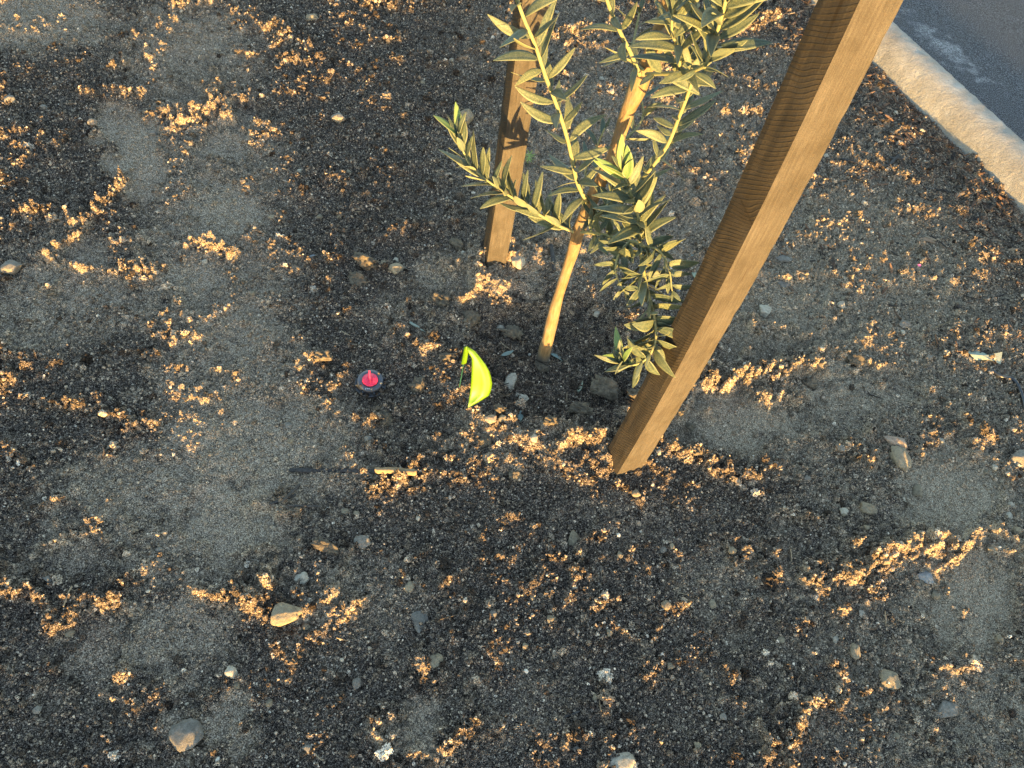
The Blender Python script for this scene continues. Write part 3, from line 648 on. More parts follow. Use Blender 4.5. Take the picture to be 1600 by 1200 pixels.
TZ = Hs(*TB); olive_base = Vector((TB[0], TB[1], TZ))
olive = tag(empty('olive_tree', olive_base), 'young olive tree with a thin tan trunk and grey-green leaves between two stakes', 'tree')
olive_dz = olive_base
YT = TB[1]
trunk_px = [(850, 553), (858, 520), (868, 480), (880, 440), (893, 400), (905, 360), (930, 300), (955, 250), (975, 190), (993, 145), (1008, 108), (1024, 72), (1040, 25), (1052, -30), (1062, -90)]
tp = [Vector(P(px, py, YT + (.0 if i < 8 else -.004 * (i - 8)))) for i, (px, py) in enumerate(trunk_px)]
tp[0] = Vector((TB[0], TB[1], TZ - .03))
trunk = tube('trunk', spline(tp, 110), .0135, .0125, M['bark'], olive, olive_base, 14, .06, 3, lambda t: .0128 + .004 * math.exp(-t * 22) + .0012 * math.sin(t * 21) + (.0022 * math.exp(-((t - .66) / .05) ** 2)) + (.003 * math.exp(-((t - .80) / .05) ** 2)))

n_leaf = 0; LEAF_SPECS = []
def place_leaf(br, org, base, direction, tip_dir, length, meshes, roll=0.0, wide=1.0):
    global n_leaf
    c_ = RCW.T @ (np.array(base) - np.array([0, 0, CAM_H]))
    if 600 + FPX * c_[1] / c_[2] < -45: return              # above the picture
    L = direction.normalized(); N = tip_dir + Vector((.10, -.40, .38)); N = (N - L * N.dot(L))
    if N.length < 1e-3: N = Vector((0, 0, 1)) - L * L.z
    N.normalize(); Xv = L.cross(N)
    m = Matrix((Xv, L, N)).transposed().to_4x4(); m = m @ Matrix.Rotation(roll, 4, 'Y')
    mx = Matrix.Translation(base - org) @ m @ Matrix.Diagonal((length * wide * random.uniform(.85, 1.15), length, length, 1)); n_leaf += 1
    LEAF_SPECS.append((length / max(.3, -c_[2]) + (10 if br.get('front') else 0), br, random.choice(meshes), mx))
def branch(pts, r0, r1, start, step, length, spread=50, up=.25, tip=4, seed=0, young_tip=True, bark=False, jitter=.25, taper_tip=.55, skip=.06, phase=0.0, side=None, tip_scale=1.0, tip_up=.3, wide=1.0):
    """pts: (px, py, Y) photo pixel and real distance; leaves stand in opposite pairs, each pair turned on from the last"""
    rd = random.Random(seed); random.seed(seed + 50)
    q = spline([Vector(P(*p)) for p in pts], 42)
    br = tube('branch', q, r0, r1, M['bark'] if bark else M['twig'], olive, olive_base, 7, .05, seed)
    d = [0]
    for a, b in zip(q[:-1], q[1:]): d.append(d[-1] + (b - a).length)
    s = start; k = 0
    while s < d[-1] - .002:
        i = next(j for j in range(len(d) - 1) if d[j + 1] >= s); f = (s - d[i]) / max(1e-6, d[i + 1] - d[i]); p = q[i].lerp(q[i + 1], f); T = (q[min(i + 2, len(q) - 1)] - q[max(i - 1, 0)]).normalized()
        rest = (d[-1] - s); ln = length * (taper_tip + (1 - taper_tip) * min(1, rest / (length * 1.4))); young = young_tip and rest < .028
        ref = Vector((0, -1, .25)); ref = (ref - T * ref.dot(T)).normalized(); oth = T.cross(ref)
        a0 = phase + (math.pi / 2 if k % 2 else 0) + rd.gauss(0, jitter)
        for sgn in (0, 1):
            if rd.random() < skip: continue
            a = a0 + sgn * math.pi + rd.gauss(0, .15); rad = ref * math.cos(a) + oth * math.sin(a)
            sp = math.radians(rd.gauss(spread if not young else spread * .45, 9)); dirn = T * math.cos(sp) + rad * math.sin(sp) + Vector((0, 0, up))
            if side is not None: dirn += Vector(side) * rd.uniform(.2, .6)
            place_leaf(br, olive_base, p + rad * r1, dirn, T + Vector((0, 0, .25)), ln * rd.uniform(.95, 1.38), YOUNG if young else LEAVES, rd.gauss(0, .3), wide)
        s += step * rd.uniform(.8, 1.2) * (.75 if rest < .04 else 1); k += 1
    for j in range(tip):
        T = (q[-1] - q[-3]).normalized(); a = j * 2.4; rad = T.orthogonal().normalized(); rad = rad * math.cos(a) + T.cross(rad) * math.sin(a); sp = .2 + .12 * j
        place_leaf(br, olive_base, q[-1] - T * .001, T * math.cos(sp) + rad * math.sin(sp) + Vector((0, 0, tip_up)), T + Vector((0, 0, .2)), length * (.42 + .1 * j) * tip_scale, YOUNG, 0)
    return br
# low shoot reaching out past the rear stake, then curling up
branch([(906, 366, 1.205), (868, 350, 1.205), (822, 322, 1.21), (775, 292, 1.215), (738, 262, 1.22), (722, 232, 1.225), (716, 212, 1.23)], .0036, .0016, .02, .0125, .058, 52, .58, 5, 1, jitter=.3, tip_scale=1.5)
# arm that carries the front shoot and the hanging shoot
branch([(906, 362, 1.205), (938, 366, 1.16), (972, 374, 1.10), (1000, 380, 1.06)], .0042, .0032, .025, .016, .046, 60, .2, 0, 2, young_tip=False, skip=.15)
branch([(1000, 379, 1.062), (1000, 352, 1.05), (993, 322, 1.04), (982, 292, 1.03), (972, 268, 1.022)], .0032, .0020, .004, .0098, .058, 48, .25, 5, 3, wide=1.1, skip=.0, taper_tip=.8, tip_scale=1.25)
branch([(1000, 380, 1.06), (1003, 408, 1.045), (1010, 445, 1.02), (1020, 485, .985), (1025, 525, .945), (1014, 556, .915), (992, 570, .905), (972, 566, .90)], .0034, .0018, .006, .0105, .050, 58, .24, 9, 4, wide=1.3, jitter=.35, tip_scale=1.15, tip_up=.9, skip=.02, taper_tip=.75)
# upright shoot on the left of the trunk
branch([(918, 318, 1.20), (903, 288, 1.19), (895, 255, 1.18), (886, 215, 1.165), (870, 165, 1.15), (852, 118, 1.135), (836, 70, 1.12), (817, 25, 1.11), (800, -25, 1.10), (785, -80, 1.09)], .0042, .0026, .02, .021, .056, 58, .12, 3, 5, jitter=.3)
# shoot on the right of the trunk
branch([(962, 330, 1.20), (985, 300, 1.19), (1010, 272, 1.18), (1042, 228, 1.165), (1062, 180, 1.15), (1078, 138, 1.135), (1086, 108, 1.125), (1092, 80, 1.115)], .0040, .0028, .03, .020, .054, 60, .1, 0, 6, young_tip=False, jitter=.35)
# side arm and the thick leafy shoot at the top right
branch([(1010, 116, 1.175), (1040, 115, 1.13), (1075, 113, 1.08), (1100, 104, 1.045)], .0034, .0030, .03, .022, .05, 60, .25, 0, 7, young_tip=False)
branch([(1100, 105, 1.045), (1112, 78, 1.035), (1122, 45, 1.025), (1132, 8, 1.015), (1143, -35, 1.005), (1152, -80, .995)], .0034, .0022, .003, .0092, .062, 46, .12, 3, 8, wide=1.05, skip=.0, jitter=.3)
branch([(1085, 60, 1.12), (1082, 25, 1.10), (1075, -20, 1.08), (1070, -60, 1.07)], .0026, .0018, .004, .016, .055, 45, .1, 3, 9, jitter=.3)
# thin shoot leaving the trunk to the upper left
branch([(1000, 118, 1.178), (985, 82, 1.165), (968, 48, 1.15), (950, 5, 1.135), (938, -40, 1.12)], .0036, .0026, .02, .026, .046, 58, .1, 3, 10)
# bare fork at the top and small shaded shoots behind the trunk
branch([(1030, 58, 1.17), (1052, 38, 1.185), (1078, 8, 1.20), (1105, -30, 1.21)], .0075, .0055, .05, .035, .05, 50, .1, 0, 11, bark=True)
branch([(930, 300, 1.215), (915, 270, 1.25), (930, 235, 1.28), (945, 200, 1.30)], .0028, .0016, .02, .030, .058, 60, -.05, 1, 12, young_tip=False)
branch([(965, 225, 1.21), (990, 205, 1.25), (1005, 180, 1.28), (1000, 145, 1.31)], .0028, .0016, .02, .030, .058, 60, -.05, 1, 13, young_tip=False)
branch([(1005, 110, 1.18), (985, 90, 1.22), (992, 55, 1.26), (1000, 15, 1.29)], .0028, .0016, .02, .030, .058, 60, -.05, 1, 14, young_tip=False)
branch([(912, 345, 1.205), (935, 335, 1.19), (950, 318, 1.18), (955, 300, 1.17)], .0028, .0016, .012, .015, .045, 60, .1, 3, 15, young_tip=False)

branch([(1003, 384, 1.06), (1030, 392, 1.03), (1045, 420, 1.0), (1050, 455, .97)], .0024, .0014, .012, .013, .046, 60, .15, 3, 16, young_tip=False, wide=1.2)
branch([(985, 376, 1.08), (968, 395, 1.05), (962, 425, 1.02), (975, 455, 1.0)], .0024, .0014, .010, .014, .044, 60, .15, 3, 17, young_tip=False, wide=1.2)
branch([(1060, 112, 1.10), (1062, 85, 1.08), (1050, 50, 1.06), (1052, 15, 1.05)], .0026, .0016, .008, .014, .055, 50, .1, 3, 18, young_tip=False)
def finish_leaves():
    LEAF_SPECS.sort(key=lambda q: -q[0]); V, Fc, fm, ed = [], [], [], []
    for k, (sz_, br, me, mx) in enumerate(LEAF_SPECS):
        if k < 300:
            o = bpy.data.objects.new('leaf', me); COL.objects.link(o); o.parent = br; o.matrix_local = mx
        else:                                            # small and hidden ones behind: one part
            b0 = len(V); V += [mx @ v.co for v in me.vertices]; Fc += [tuple(b0 + i for i in p.vertices) for p in me.polygons]; fm += [p.material_index for p in me.polygons]; ed += [d.value for d in me.attributes['edge'].data]
    if V:
        o = mesh_obj('leaf_mass', V, Fc, None, olive, True, [M['leaf'], M['under']], fm); at = o.data.attributes.new('edge', 'FLOAT', 'POINT'); at.data.foreach_set('value', ed); kind(o, 'stuff')
finish_leaves()

# ------------------------------------------------------------------ marker flag
def marker_flag():
    b = ground(718, 604); dz = b.z; root = tag(empty('marker_flag', b), 'small drooping yellow-green marker flag on a dark green wire', 'flag')
    top = Vector(P(728, 540, b.y)); q = [Vector((b.x, b.y, b.z - .04)), Vector((b.x, b.y, b.z)), b.lerp(top, .5) + Vector((.0008, 0, 0)), top + Vector((0, 0, -.001))]
    tube('wire', spline(q, 18), .0013, .0013, M['wire'], root, b, 8, 0)
    zt = top.z
    sl_ = [Vector(P(px, py, b.y + dy)) for px, py, dy in ((725.5, 541, .001), (720.5, 569, .001), (724, 570, -.0028), (729, 567, -.001), (731.5, 551, -.002), (729.5, 541, -.0025))]
    # rolled sleeve round the wire
    V, Fc = [], []
    for i in range(7):
        t = i / 6; l = sl_[0].lerp(sl_[1], t); r = (sl_[5].lerp(sl_[4], t / .4) if t < .4 else sl_[4].lerp(sl_[3], (t - .4) / .6))
        for k in range(7):
            a = k / 6; p = l.lerp(r, a); p += Vector((0, -.0022 * math.sin(a * math.pi), 0)); V.append(p - b)
    for i in range(6):
        for k in range(6): Fc.append((i * 7 + k, i * 7 + k + 1, i * 7 + 8 + k, i * 7 + 7 + k))
    o = mesh_obj('sleeve', V, Fc, M['flag'], root); md = o.modifiers.new('thick', 'SOLIDIFY'); md.thickness = .0004
    # sheet: left and right edge in the photo with real height over the soil
    rows = [((728.5, 540.5), (731, 541), 1.0), ((731.5, 551), (742.5, 549), .92), ((737, 560), (751.5, 560), .82), ((737.2, 570), (759, 570), .72), ((737, 580), (764.5, 580), .61), ((736.5, 590), (767.5, 590), .50), ((736, 600), (769, 600), .39), ((735, 609), (767.5, 609), .29), ((733.8, 618), (764, 618), .20), ((732.3, 628), (748, 628), .12), ((731, 637), (733, 636), .05)]
    V, Fc = [], []; m = 9
    for i, (l, r, zf) in enumerate(rows):
        z = b.z + (zt - b.z) * zf
        for k in range(m):
            a = k / (m - 1); px = l[0] + (r[0] - l[0]) * a; py = l[1] + (r[1] - l[1]) * a
            fold = (.010 * min(a / .62, (1 - a) / .38) + .004 * math.sin(a * 5 + i * .4)) * min(1, i / 4)
            z2 = max(z + fold * .9 * min(1, zf * 2.2), b.z + .012)
            p = Vector(G(px, py, z2)); V.append(p - b)
    for i in range(len(rows) - 1):
        for k in range(m - 1): Fc.append((i * m + k, i * m + k + 1, i * m + m + k + 1, i * m + m + k))
    o = mesh_obj('sheet', V, Fc, M['flag'], root); md = o.modifiers.new('thick', 'SOLIDIFY'); md.thickness = .0004
marker_flag()

# ------------------------------------------------------------------ sprinkler head
def lathe(name, prof, mat, parent, seg=48, off=(0, 0, 0), smooth_=True):
    V, Fc = [], []; n = len(prof)
    for k in range(seg):
        a = 2 * math.pi * k / seg
        for r, z in prof: V.append((off[0] + r * math.cos(a), off[1] + r * math.sin(a), off[2] + z))
    for k in range(seg):
        for i in range(n - 1): Fc.append((k * n + i, ((k + 1) % seg) * n + i, ((k + 1) % seg) * n + i + 1, k * n + i + 1))
    o = mesh_obj(name, V, Fc, mat, parent, smooth_); return o
def bevel(o, wdt=.0008):
    md = o.modifiers.new('bevel', 'BEVEL'); md.width = wdt; md.segments = 2; md.limit_method = 'ANGLE'; return o
def box(name, c, size, mat, parent, rz=0, rx=0):
    V = [(sx * size[0] / 2, sy * size[1] / 2, sz * size[2] / 2) for sx in (-1, 1) for sy in (-1, 1) for sz in (-1, 1)]
    R_ = Matrix.Rotation(rz, 3, 'Z') @ Matrix.Rotation(rx, 3, 'X'); V = [R_ @ Vector(v) + Vector(c) for v in V]
    return bevel(mesh_obj(name, V, [(0, 1, 3, 2), (4, 6, 7, 5), (0, 4, 5, 1), (2, 3, 7, 6), (0, 2, 6, 4), (1, 5, 7, 3)], mat, parent, False))
def sprinkler():
    b = ground(579, 606) + Vector((0, 0, .015)); root = tag(empty('sprinkler_head', b), 'round black sprinkler head with a red flush plug set in the soil', 'sprinkler'); root.rotation_euler = (math.radians(3), math.radians(-2), .35); root.scale = (1.16, 1.16, 1.16)
    lathe('cap_body', [(.0, -.05), (.0245, -.05), (.0245, -.002), (.0305, -.002), (.0312, .0), (.0312, .0022), (.0300, .003), (.0268, .003), (.0262, .0025), (.0258, .0035), (.0258, .012), (.0252, .0135), (.0, .0135)], M['black'], root)
    lathe('cap_top', [(.0, .0138), (.0246, .0138), (.0252, .0143), (.0248, .0150), (.0152, .0152), (.0146, .0146), (.0, .0146)], M['top'], root)
    for k in range(8):
        a = k * math.pi / 4 + .2; box('rib', (.0282 * math.cos(a), .0282 * math.sin(a), .0065), (.0055, .0034, .010), M['black'], root, a)
    plug = lathe('plug', [(.0, .0150), (.0140, .0150), (.0150, .0156), (.0154, .0172), (.0148, .0180), (.0138, .0180), (.0100, .0200), (.0050, .0212), (.0, .0216)], M['red'], root)
    # upright pull fin, leaning back to a point
    z0 = .0164; V = [(-.0026, -.0115, z0), (.0026, -.0115, z0), (.0030, .0095, z0), (-.0030, .0095, z0), (-.0014, -.0075, z0 + .009), (.0014, -.0075, z0 + .009), (.0016, .0085, z0 + .021), (-.0016, .0085, z0 + .021)]
    f = mesh_obj('pull_fin', V, [(3, 2, 1, 0), (4, 5, 6, 7), (0, 1, 5, 4), (1, 2, 6, 5), (2, 3, 7, 6), (3, 0, 4, 7)], M['red'], plug, False); bevel(f, .0007)
    for j in range(10):
        a = -2.6 + j * .36; rr_ = .0285 if j % 3 else .0225; q = bpy.data.objects.new('soil_speck', crumbs[j % 9]); COL.objects.link(q); q.parent = root; q.location = (rr_ * math.cos(a), rr_ * math.sin(a), .0045 if j % 3 else .0155); q.scale = [.0026 + .0008 * (j % 3)] * 3
    for j, (dx, l) in enumerate(((-.0075, .0035), (-.0035, .0022), (.0, .0030))): box('moulded_mark', (dx - .002, -.0200 + abs(dx) * .1, .0152), (.0013 + .0007 * (j % 2), l, .0008), M['mark'], root, .1 * j - .25)
sprinkler()

# ------------------------------------------------------------------ stones: photo pixel, width px, height px, tone, squash, shape
SMESH = {}
for mk in ('s_grey', 's_tan', 's_pale', 's_pink', 's_blue', 's_clod'):
    SMESH[mk] = []
    for i in range(4):
        me = lump_mesh('stone', 200 + i + 10 * len(SMESH), 4, .26 if mk != 's_clod' else .6, 1.3 if mk != 's_clod' else 2.4, True, 1, 8 if mk != 's_clod' else 3); me.materials.append(M[mk]); SMESH[mk].append(me)
def stone(px, py, wpx, hpx, mk, label, group=None, sq=.62, sink=.32, lift=0, rot=None):
    p = ground(px, py); s = np.linalg.norm(np.array(p) - np.array([0, 0, CAM_H])); fw = wpx / FPX * s / 2 * .88; fd = hpx / FPX * s / 2 * .98
    o = bpy.data.objects.new('stone' if mk != 's_clod' else 'soil_clod', random.choice(SMESH[mk])); COL.objects.link(o)
    zr = min(fw, fd) * sq * 1.15; o.scale = (fw * 1.08, fd * 1.08, zr); o.location = (p.x, p.y, p.z + zr * (1 - 2 * sink) + lift)
    o.rotation_euler = (random.gauss(0, .12), random.gauss(0, .12), random.gauss(0, .25) if rot is None else rot)
    return tag(o, label, 'stone' if mk != 's_clod' else 'clod', group)
UNIQUE = [
    (290, 1150, 46, 40, 's_grey', 'flat grey stone with a pointed corner tipped up out of the soil', .35), (445, 962, 48, 32, 's_tan', 'broad rough tan stone beside a sunlit crumbly patch', .6), (471, 904, 24, 15, 's_pale', 'smooth pale oval pebble above the broad rough tan stone', .6),
    (680, 1035, 26, 34, 's_tan', 'tan stone with a sunlit corner leaning in dark soil', .7), (20, 422, 34, 24, 's_grey', 'rounded grey-brown stone left of a long sunlit ridge', .6), (565, 848, 28, 20, 's_grey', 'flat dark grey stone near a knobbly clod', .5),
    (655, 968, 26, 36, 's_grey', 'dark grey slab lying half under loose soil', .35), (972, 1193, 46, 24, 's_pale', 'blocky whitish stone at the edge of the bed', .6), (488, 402, 22, 12, 's_blue', 'small bluish flat pebble on the dark soil', .5),
    (530, 187, 26, 18, 's_grey', 'smooth grey pebble on open dark soil beyond the boot prints', .7), (808, 410, 26, 34, 's_pale', 'white stone resting against the foot of the rear stake', .8), (726, 190, 30, 34, 's_tan', 'upright tan stone behind the curled tip of the olive shoot', .9),
    (797, 600, 26, 32, 's_pale', 'knobbly pale lump right of the marker flag', .7), (817, 624, 22, 14, 's_pale', 'pale flat stone just below the knobbly lump by the flag', .5), (835, 687, 13, 15, 's_pale', 'small cream pebble on the berm left of the front stake', .8),
    (768, 656, 24, 18, 's_pink', 'reddish broken stone under the marker flag', .6), (617, 420, 26, 22, 's_tan', 'pale tan lump on the raised soil edge left of the rear stake', .7), (895, 843, 20, 26, 's_tan', 'upright beige pebble alone on the dark soil in front of the stake', .8),
    (1193, 488, 26, 21, 's_pale', 'round cream pebble on the dry ground right of the front stake', .75), (1400, 693, 46, 20, 's_pink', 'long pinkish stone lying behind a sunlit stone', .7), (1405, 716, 28, 34, 's_tan', 'sunlit yellowish stone propped against a long pinkish one', .8),
    (1432, 769, 16, 21, 's_tan', 'small upright brown stone beside the dry flat patch', .8), (1354, 798, 28, 22, 's_tan', 'rounded sunlit tan stone in front of the propped pair', .75), (1448, 903, 26, 15, 's_blue', 'pale bluish stone below the long sunlit ridge', .6),
    (1388, 1063, 32, 24, 's_tan', 'rough beige stone on the dark soil below the dry patch', .65), (1478, 1110, 34, 26, 's_grey', 'thin angular grey slab lying flat', .25), (1592, 721, 30, 32, 's_grey', 'large rounded grey stone beside the gravelly strip', .75),
    (1225, 406, 28, 16, 's_grey', 'flat grey slab on the slope behind the front stake', .35), (1223, 441, 24, 18, 's_grey', 'tilted grey slab below another on the slope', .4), (1412, 508, 20, 15, 's_grey', 'grey stone on the dry ground near the torn scrap', .6),
    (363, 1053, 20, 18, 's_pale', 'sunlit cream stone above a tan crumbly patch', .75), (640, 918, 15, 17, 's_tan', 'small sunlit pebble at the end of a thin ridge', .8), (557, 1069, 14, 16, 's_grey', 'round grey pebble below the loose soil', .8), (488, 30, 22, 14, 's_tan', 'tan pebble near the sunlit clumps at the far edge', .7),
    (932, 491, 13, 14, 's_pale', 'pale pebble on the dark mulch behind the trunk foot', .7), (783, 515, 16, 13, 's_pale', 'pale rough lump on the basin rim left of the trunk', .7)]
for (px, py, a, b, mk, lab, sq) in UNIQUE: stone(px, py, a, b, mk, lab, None, sq)
MARKS = [((579, 606), 'near the sprinkler head'), ((745, 590), 'near the marker flag'), ((850, 545), 'in the basin near the trunk foot'), ((965, 740), 'near the foot of the front stake'), ((765, 398), 'near the foot of the rear stake'), ((1460, 230), 'on the mulch near the kerb'),
    ((1535, 555), 'near the torn scrap'), ((1490, 780), 'round the flat dry patch'), ((520, 760), 'near the long dark lath'), ((445, 962), 'near the broad rough tan stone'), ((290, 1150), 'near the flat grey stone with a pointed corner'), ((330, 330), 'among the boot prints'),
    ((972, 1193), 'near the blocky whitish stone'), ((895, 843), 'near the upright beige pebble'), ((1388, 1063), 'near the rough beige stone'), ((20, 422), 'near the stone by the long sunlit ridge'), ((1405, 716), 'near the propped pair of stones'), ((1193, 488), 'on the dry slope near the round cream pebble'),
    ((1350, 880), 'along the sunlit ridge below the dry patch'), ((600, 415), 'on the raised soil edge left of the rear stake'), ((920, 90), 'behind the olive trunk'), ((110, 940), 'beside the crumbly rim of a smooth print'), ((560, 150), 'on the open dark soil beyond the boot prints'), ((1130, 950), 'on the bare soil in front of the front stake'), ((120, 190), 'beside the long boot print'), ((760, 1000), 'near the tan stone with a sunlit corner'), ((1300, 280), 'on the grey soil between front stake and kerb')]
def near(px, py): return min(MARKS, key=lambda m: (m[0][0] - px) ** 2 + ((m[0][1] - py) * 1.2) ** 2)[1]
CLODS = [(512, 856, 42, 18), (570, 410, 36, 26), (655, 605, 26, 22), (600, 655, 24, 24), (945, 610, 44, 34), (1000, 620, 40, 26), (905, 640, 34, 22), (690, 470, 32, 24), (715, 385, 26, 16), (735, 500, 26, 34), (800, 522, 34, 20), (845, 575, 24, 16), (1085, 705, 20, 16), (1060, 645, 14, 14), (1077, 668, 16, 14), (760, 690, 24, 18), (700, 560, 26, 20), (860, 660, 22, 16), (1340, 560, 26, 18), (1265, 600, 22, 16), (560, 440, 24, 30), (805, 745, 22, 16), (780, 640, 18, 14), (505, 560, 24, 20)]
for (px, py, a, b) in CLODS: stone(px, py, a, b, 's_clod', 'dark crumbly soil clod ' + near(px, py), 'loose soil clods on the bed', .75, .3)
PEB = [(540, 800, 15, 13, 's_tan'), (557, 803, 11, 11, 's_tan'), (468, 268, 11, 7, 's_pale'), (545, 270, 10, 9, 's_tan'), (145, 195, 13, 10, 's_grey'), (265, 268, 11, 9, 's_grey'), (1313, 478, 14, 12, 's_pale'), (1157, 553, 15, 14, 's_tan'), (1317, 800, 17, 10, 's_pale'), (1460, 931, 16, 13, 's_tan'), (1142, 861, 15, 14, 's_tan'),
       (1335, 1018, 14, 20, 's_tan'), (1048, 1041, 14, 14, 's_tan'), (1113, 946, 15, 14, 's_tan'), (1040, 946, 15, 13, 's_tan'), (1420, 850, 19, 16, 's_tan'), (1375, 858, 14, 11, 's_pale'), (1384, 878, 14, 11, 's_tan'), (993, 772, 14, 13, 's_tan'), (1028, 708, 10, 10, 's_pale'), (1260, 748, 14, 14, 's_grey'), (860, 968, 15, 13, 's_tan'), (832, 935, 10, 10, 's_tan'), (952, 990, 9, 14, 's_tan'),
       (1577, 806, 11, 9, 's_pale'), (1550, 733, 10, 9, 's_pale'), (1540, 738, 9, 9, 's_tan'), (1470, 690, 11, 9, 's_pale'), (1313, 700, 15, 13, 's_grey'), (1305, 1000, 10, 9, 's_pale'), (1345, 960, 12, 10, 's_pale'), (1353, 825, 10, 9, 's_tan'), (1318, 803, 9, 9, 's_tan'), (1036, 860, 12, 10, 's_grey'), (1050, 855, 10, 10, 's_tan'), (968, 868, 12, 12, 's_tan'), (575, 688, 15, 12, 's_grey'), (470, 575, 9, 8, 's_tan'), (450, 665, 13, 12, 's_grey'), (455, 690, 12, 10, 's_tan'),
       (370, 1072, 12, 11, 's_tan'), (480, 1170, 14, 12, 's_grey'), (478, 980, 13, 12, 's_tan'), (620, 408, 11, 9, 's_pale'), (600, 412, 10, 10, 's_tan'), (560, 400, 12, 9, 's_grey'), (810, 620, 12, 12, 's_pale'), (785, 655, 13, 12, 's_tan'), (1410, 520, 9, 8, 's_pale'), (1316, 468, 8, 8, 's_tan'), (1240, 270, 12, 9, 's_tan'), (1290, 245, 9, 7, 's_pale'), (1400, 178, 8, 7, 's_pale'), (1350, 320, 11, 7, 's_pale'), (1440, 205, 12, 8, 's_pale'), (1515, 560, 10, 8, 's_grey'), (1450, 560, 11, 10, 's_grey'), (955, 145, 9, 9, 's_pale'), (940, 125, 9, 8, 's_pale'), (870, 20, 9, 8, 's_pale'), (1180, 420, 9, 8, 's_pale'), (1060, 455, 9, 8, 's_blue'),
       (705, 95, 9, 7, 's_pale'), (660, 130, 10, 8, 's_tan'), (320, 410, 9, 8, 's_pale'), (90, 440, 9, 8, 's_tan'), (395, 460, 10, 9, 's_tan'), (425, 340, 9, 8, 's_tan'), (500, 340, 10, 9, 's_tan'), (530, 340, 9, 8, 's_tan'), (70, 170, 11, 9, 's_grey'), (15, 158, 16, 12, 's_grey'), (240, 210, 11, 9, 's_grey'), (1580, 790, 12, 10, 's_pale'), (1590, 830, 14, 11, 's_tan'), (1545, 860, 11, 9, 's_tan'), (1220, 1000, 11, 10, 's_tan'), (1130, 1120, 12, 11, 's_grey'), (930, 1090, 12, 11, 's_tan'), (820, 1010, 11, 10, 's_tan'), (770, 960, 12, 10, 's_grey'), (250, 860, 12, 10, 's_grey'), (75, 905, 14, 10, 's_grey'), (110, 990, 12, 10, 's_tan'), (60, 1110, 13, 11, 's_grey'), (420, 1100, 12, 11, 's_tan'), (900, 1170, 13, 12, 's_grey'), (1090, 1165, 12, 10, 's_tan'), (1400, 1150, 12, 11, 's_tan'), (1560, 1000, 13, 11, 's_tan')]
PL = {'s_tan': 'tan', 's_grey': 'grey', 's_pale': 'whitish', 's_blue': 'bluish'}
for (px, py, a, b, mk) in PEB:
    if 925 < px < 1015 and 690 < py < 750: continue
    o = stone(px, py, a, b, mk, 'small %s pebble %s' % (PL[mk], near(px, py)), 'small %s pebbles in the soil' % PL[mk], sq=random.uniform(.6, .9)); o.name = 'pebble'; o['category'] = 'pebble'

# ------------------------------------------------------------------ small litter
def flat_leaf(px, py, lpx, rz, label, mat_set, tilt=.1, lift=.004):
    p = ground(px, py); o = bpy.data.objects.new('fallen_leaf', random.choice(mat_set)); COL.objects.link(o); s = lpx / FPX * 1.75
    o.scale = (s * 1.1, s, s); R_ = Matrix.Rotation(rz, 4, 'Z') @ Matrix.Rotation(tilt, 4, 'X'); d = R_ @ Vector((0, .5 * s, 0)); o.rotation_euler = R_.to_euler(); o.location = p - d + Vector((0, 0, lift))
    return tag(o, label, 'leaf')
DEAD = [leaf_mesh(170 + i, M['dead'], M['under'], .13) for i in range(3)]
flat_leaf(873, 560, 32, -1.9, 'fallen grey-green olive leaf at the foot of the trunk', DEAD)
flat_leaf(907, 602, 34, -.12, 'fallen olive leaf on the dark soil in front of the trunk', DEAD)
flat_leaf(812, 650, 32, -.15, 'fallen bluish olive leaf on the berm below the trunk', DEAD)
flat_leaf(792, 556, 24, -.9, 'small fallen leaf on the soil left of the trunk foot', DEAD)
flat_leaf(1086, 424, 28, .1, 'pale bluish fallen leaf behind the front stake', DEAD)
flat_leaf(1083, 400, 14, -1.1, 'tiny pale leaf beyond the bluish leaf by the front stake', DEAD)
flat_leaf(1366, 98, 20, .9, 'green leaf caught against the foot of the kerb', DEAD, .5, .008)

def stick(name, a, b, wid, thk, mat, label, cat, lift=.003, rag=.4, bury=0.0, point=0.0):
    A_, B_ = ground(*a), ground(*b); L = (B_ - A_).length; o_ = (A_ + B_) / 2; n = 14; V, Fc = [], []; ax = (B_ - A_).normalized(); sd = Vector((-ax.y, ax.x, 0)).normalized(); up = ax.cross(sd); up = up if up.z > 0 else -up
    for i in range(n + 1):
        t = i / n; c = A_.lerp(B_, t) - o_ + up * (lift + thk / 2 - bury); r = 1 - rag * (abs(mnoise.noise(Vector((t * 6, L * 50, 3)))) + abs(mnoise.noise(Vector((t * 19, L * 70, 5))))) - (.4 if i in (0, n) else 0) - point * t ** 2
        c += sd * wid * .25 * mnoise.noise(Vector((t * 3, L * 31, 7)))
        for (x, y) in ((-1, -1), (1, -1), (1, .7), (.5, 1), (-.5, 1), (-1, .7)): V.append(c + sd * wid / 2 * x * r + up * thk / 2 * y)
    for i in range(n):
        for k in range(6): Fc.append((i * 6 + k, i * 6 + (k + 1) % 6, i * 6 + 6 + (k + 1) % 6, i * 6 + 6 + k))
    Fc += [tuple(reversed(range(6))), tuple(n * 6 + k for k in range(6))]
    o = mesh_obj(name, V, Fc, mat, None, False); o.location = o_; return tag(o, label, cat)
stick('wooden_lath', (452, 735), (598, 737), .011, .006, M['lath'], 'long dark lath lying mostly buried in the soil', 'stick', -.002)
stick('wood_piece', (588, 741), (652, 747), .013, .012, M['cutwood'], 'short sunlit piece of split wood at the end of a dark lath', 'stick', .013)
stick('stick', (420, 790), (462, 775), .006, .005, M['stick'], 'short dark twig under the long dark lath, lying slantwise', 'stick')
stick('stick', (440, 790), (468, 762), .006, .005, M['stick'], 'short dark twig propped across another below the long lath', 'stick', .007)
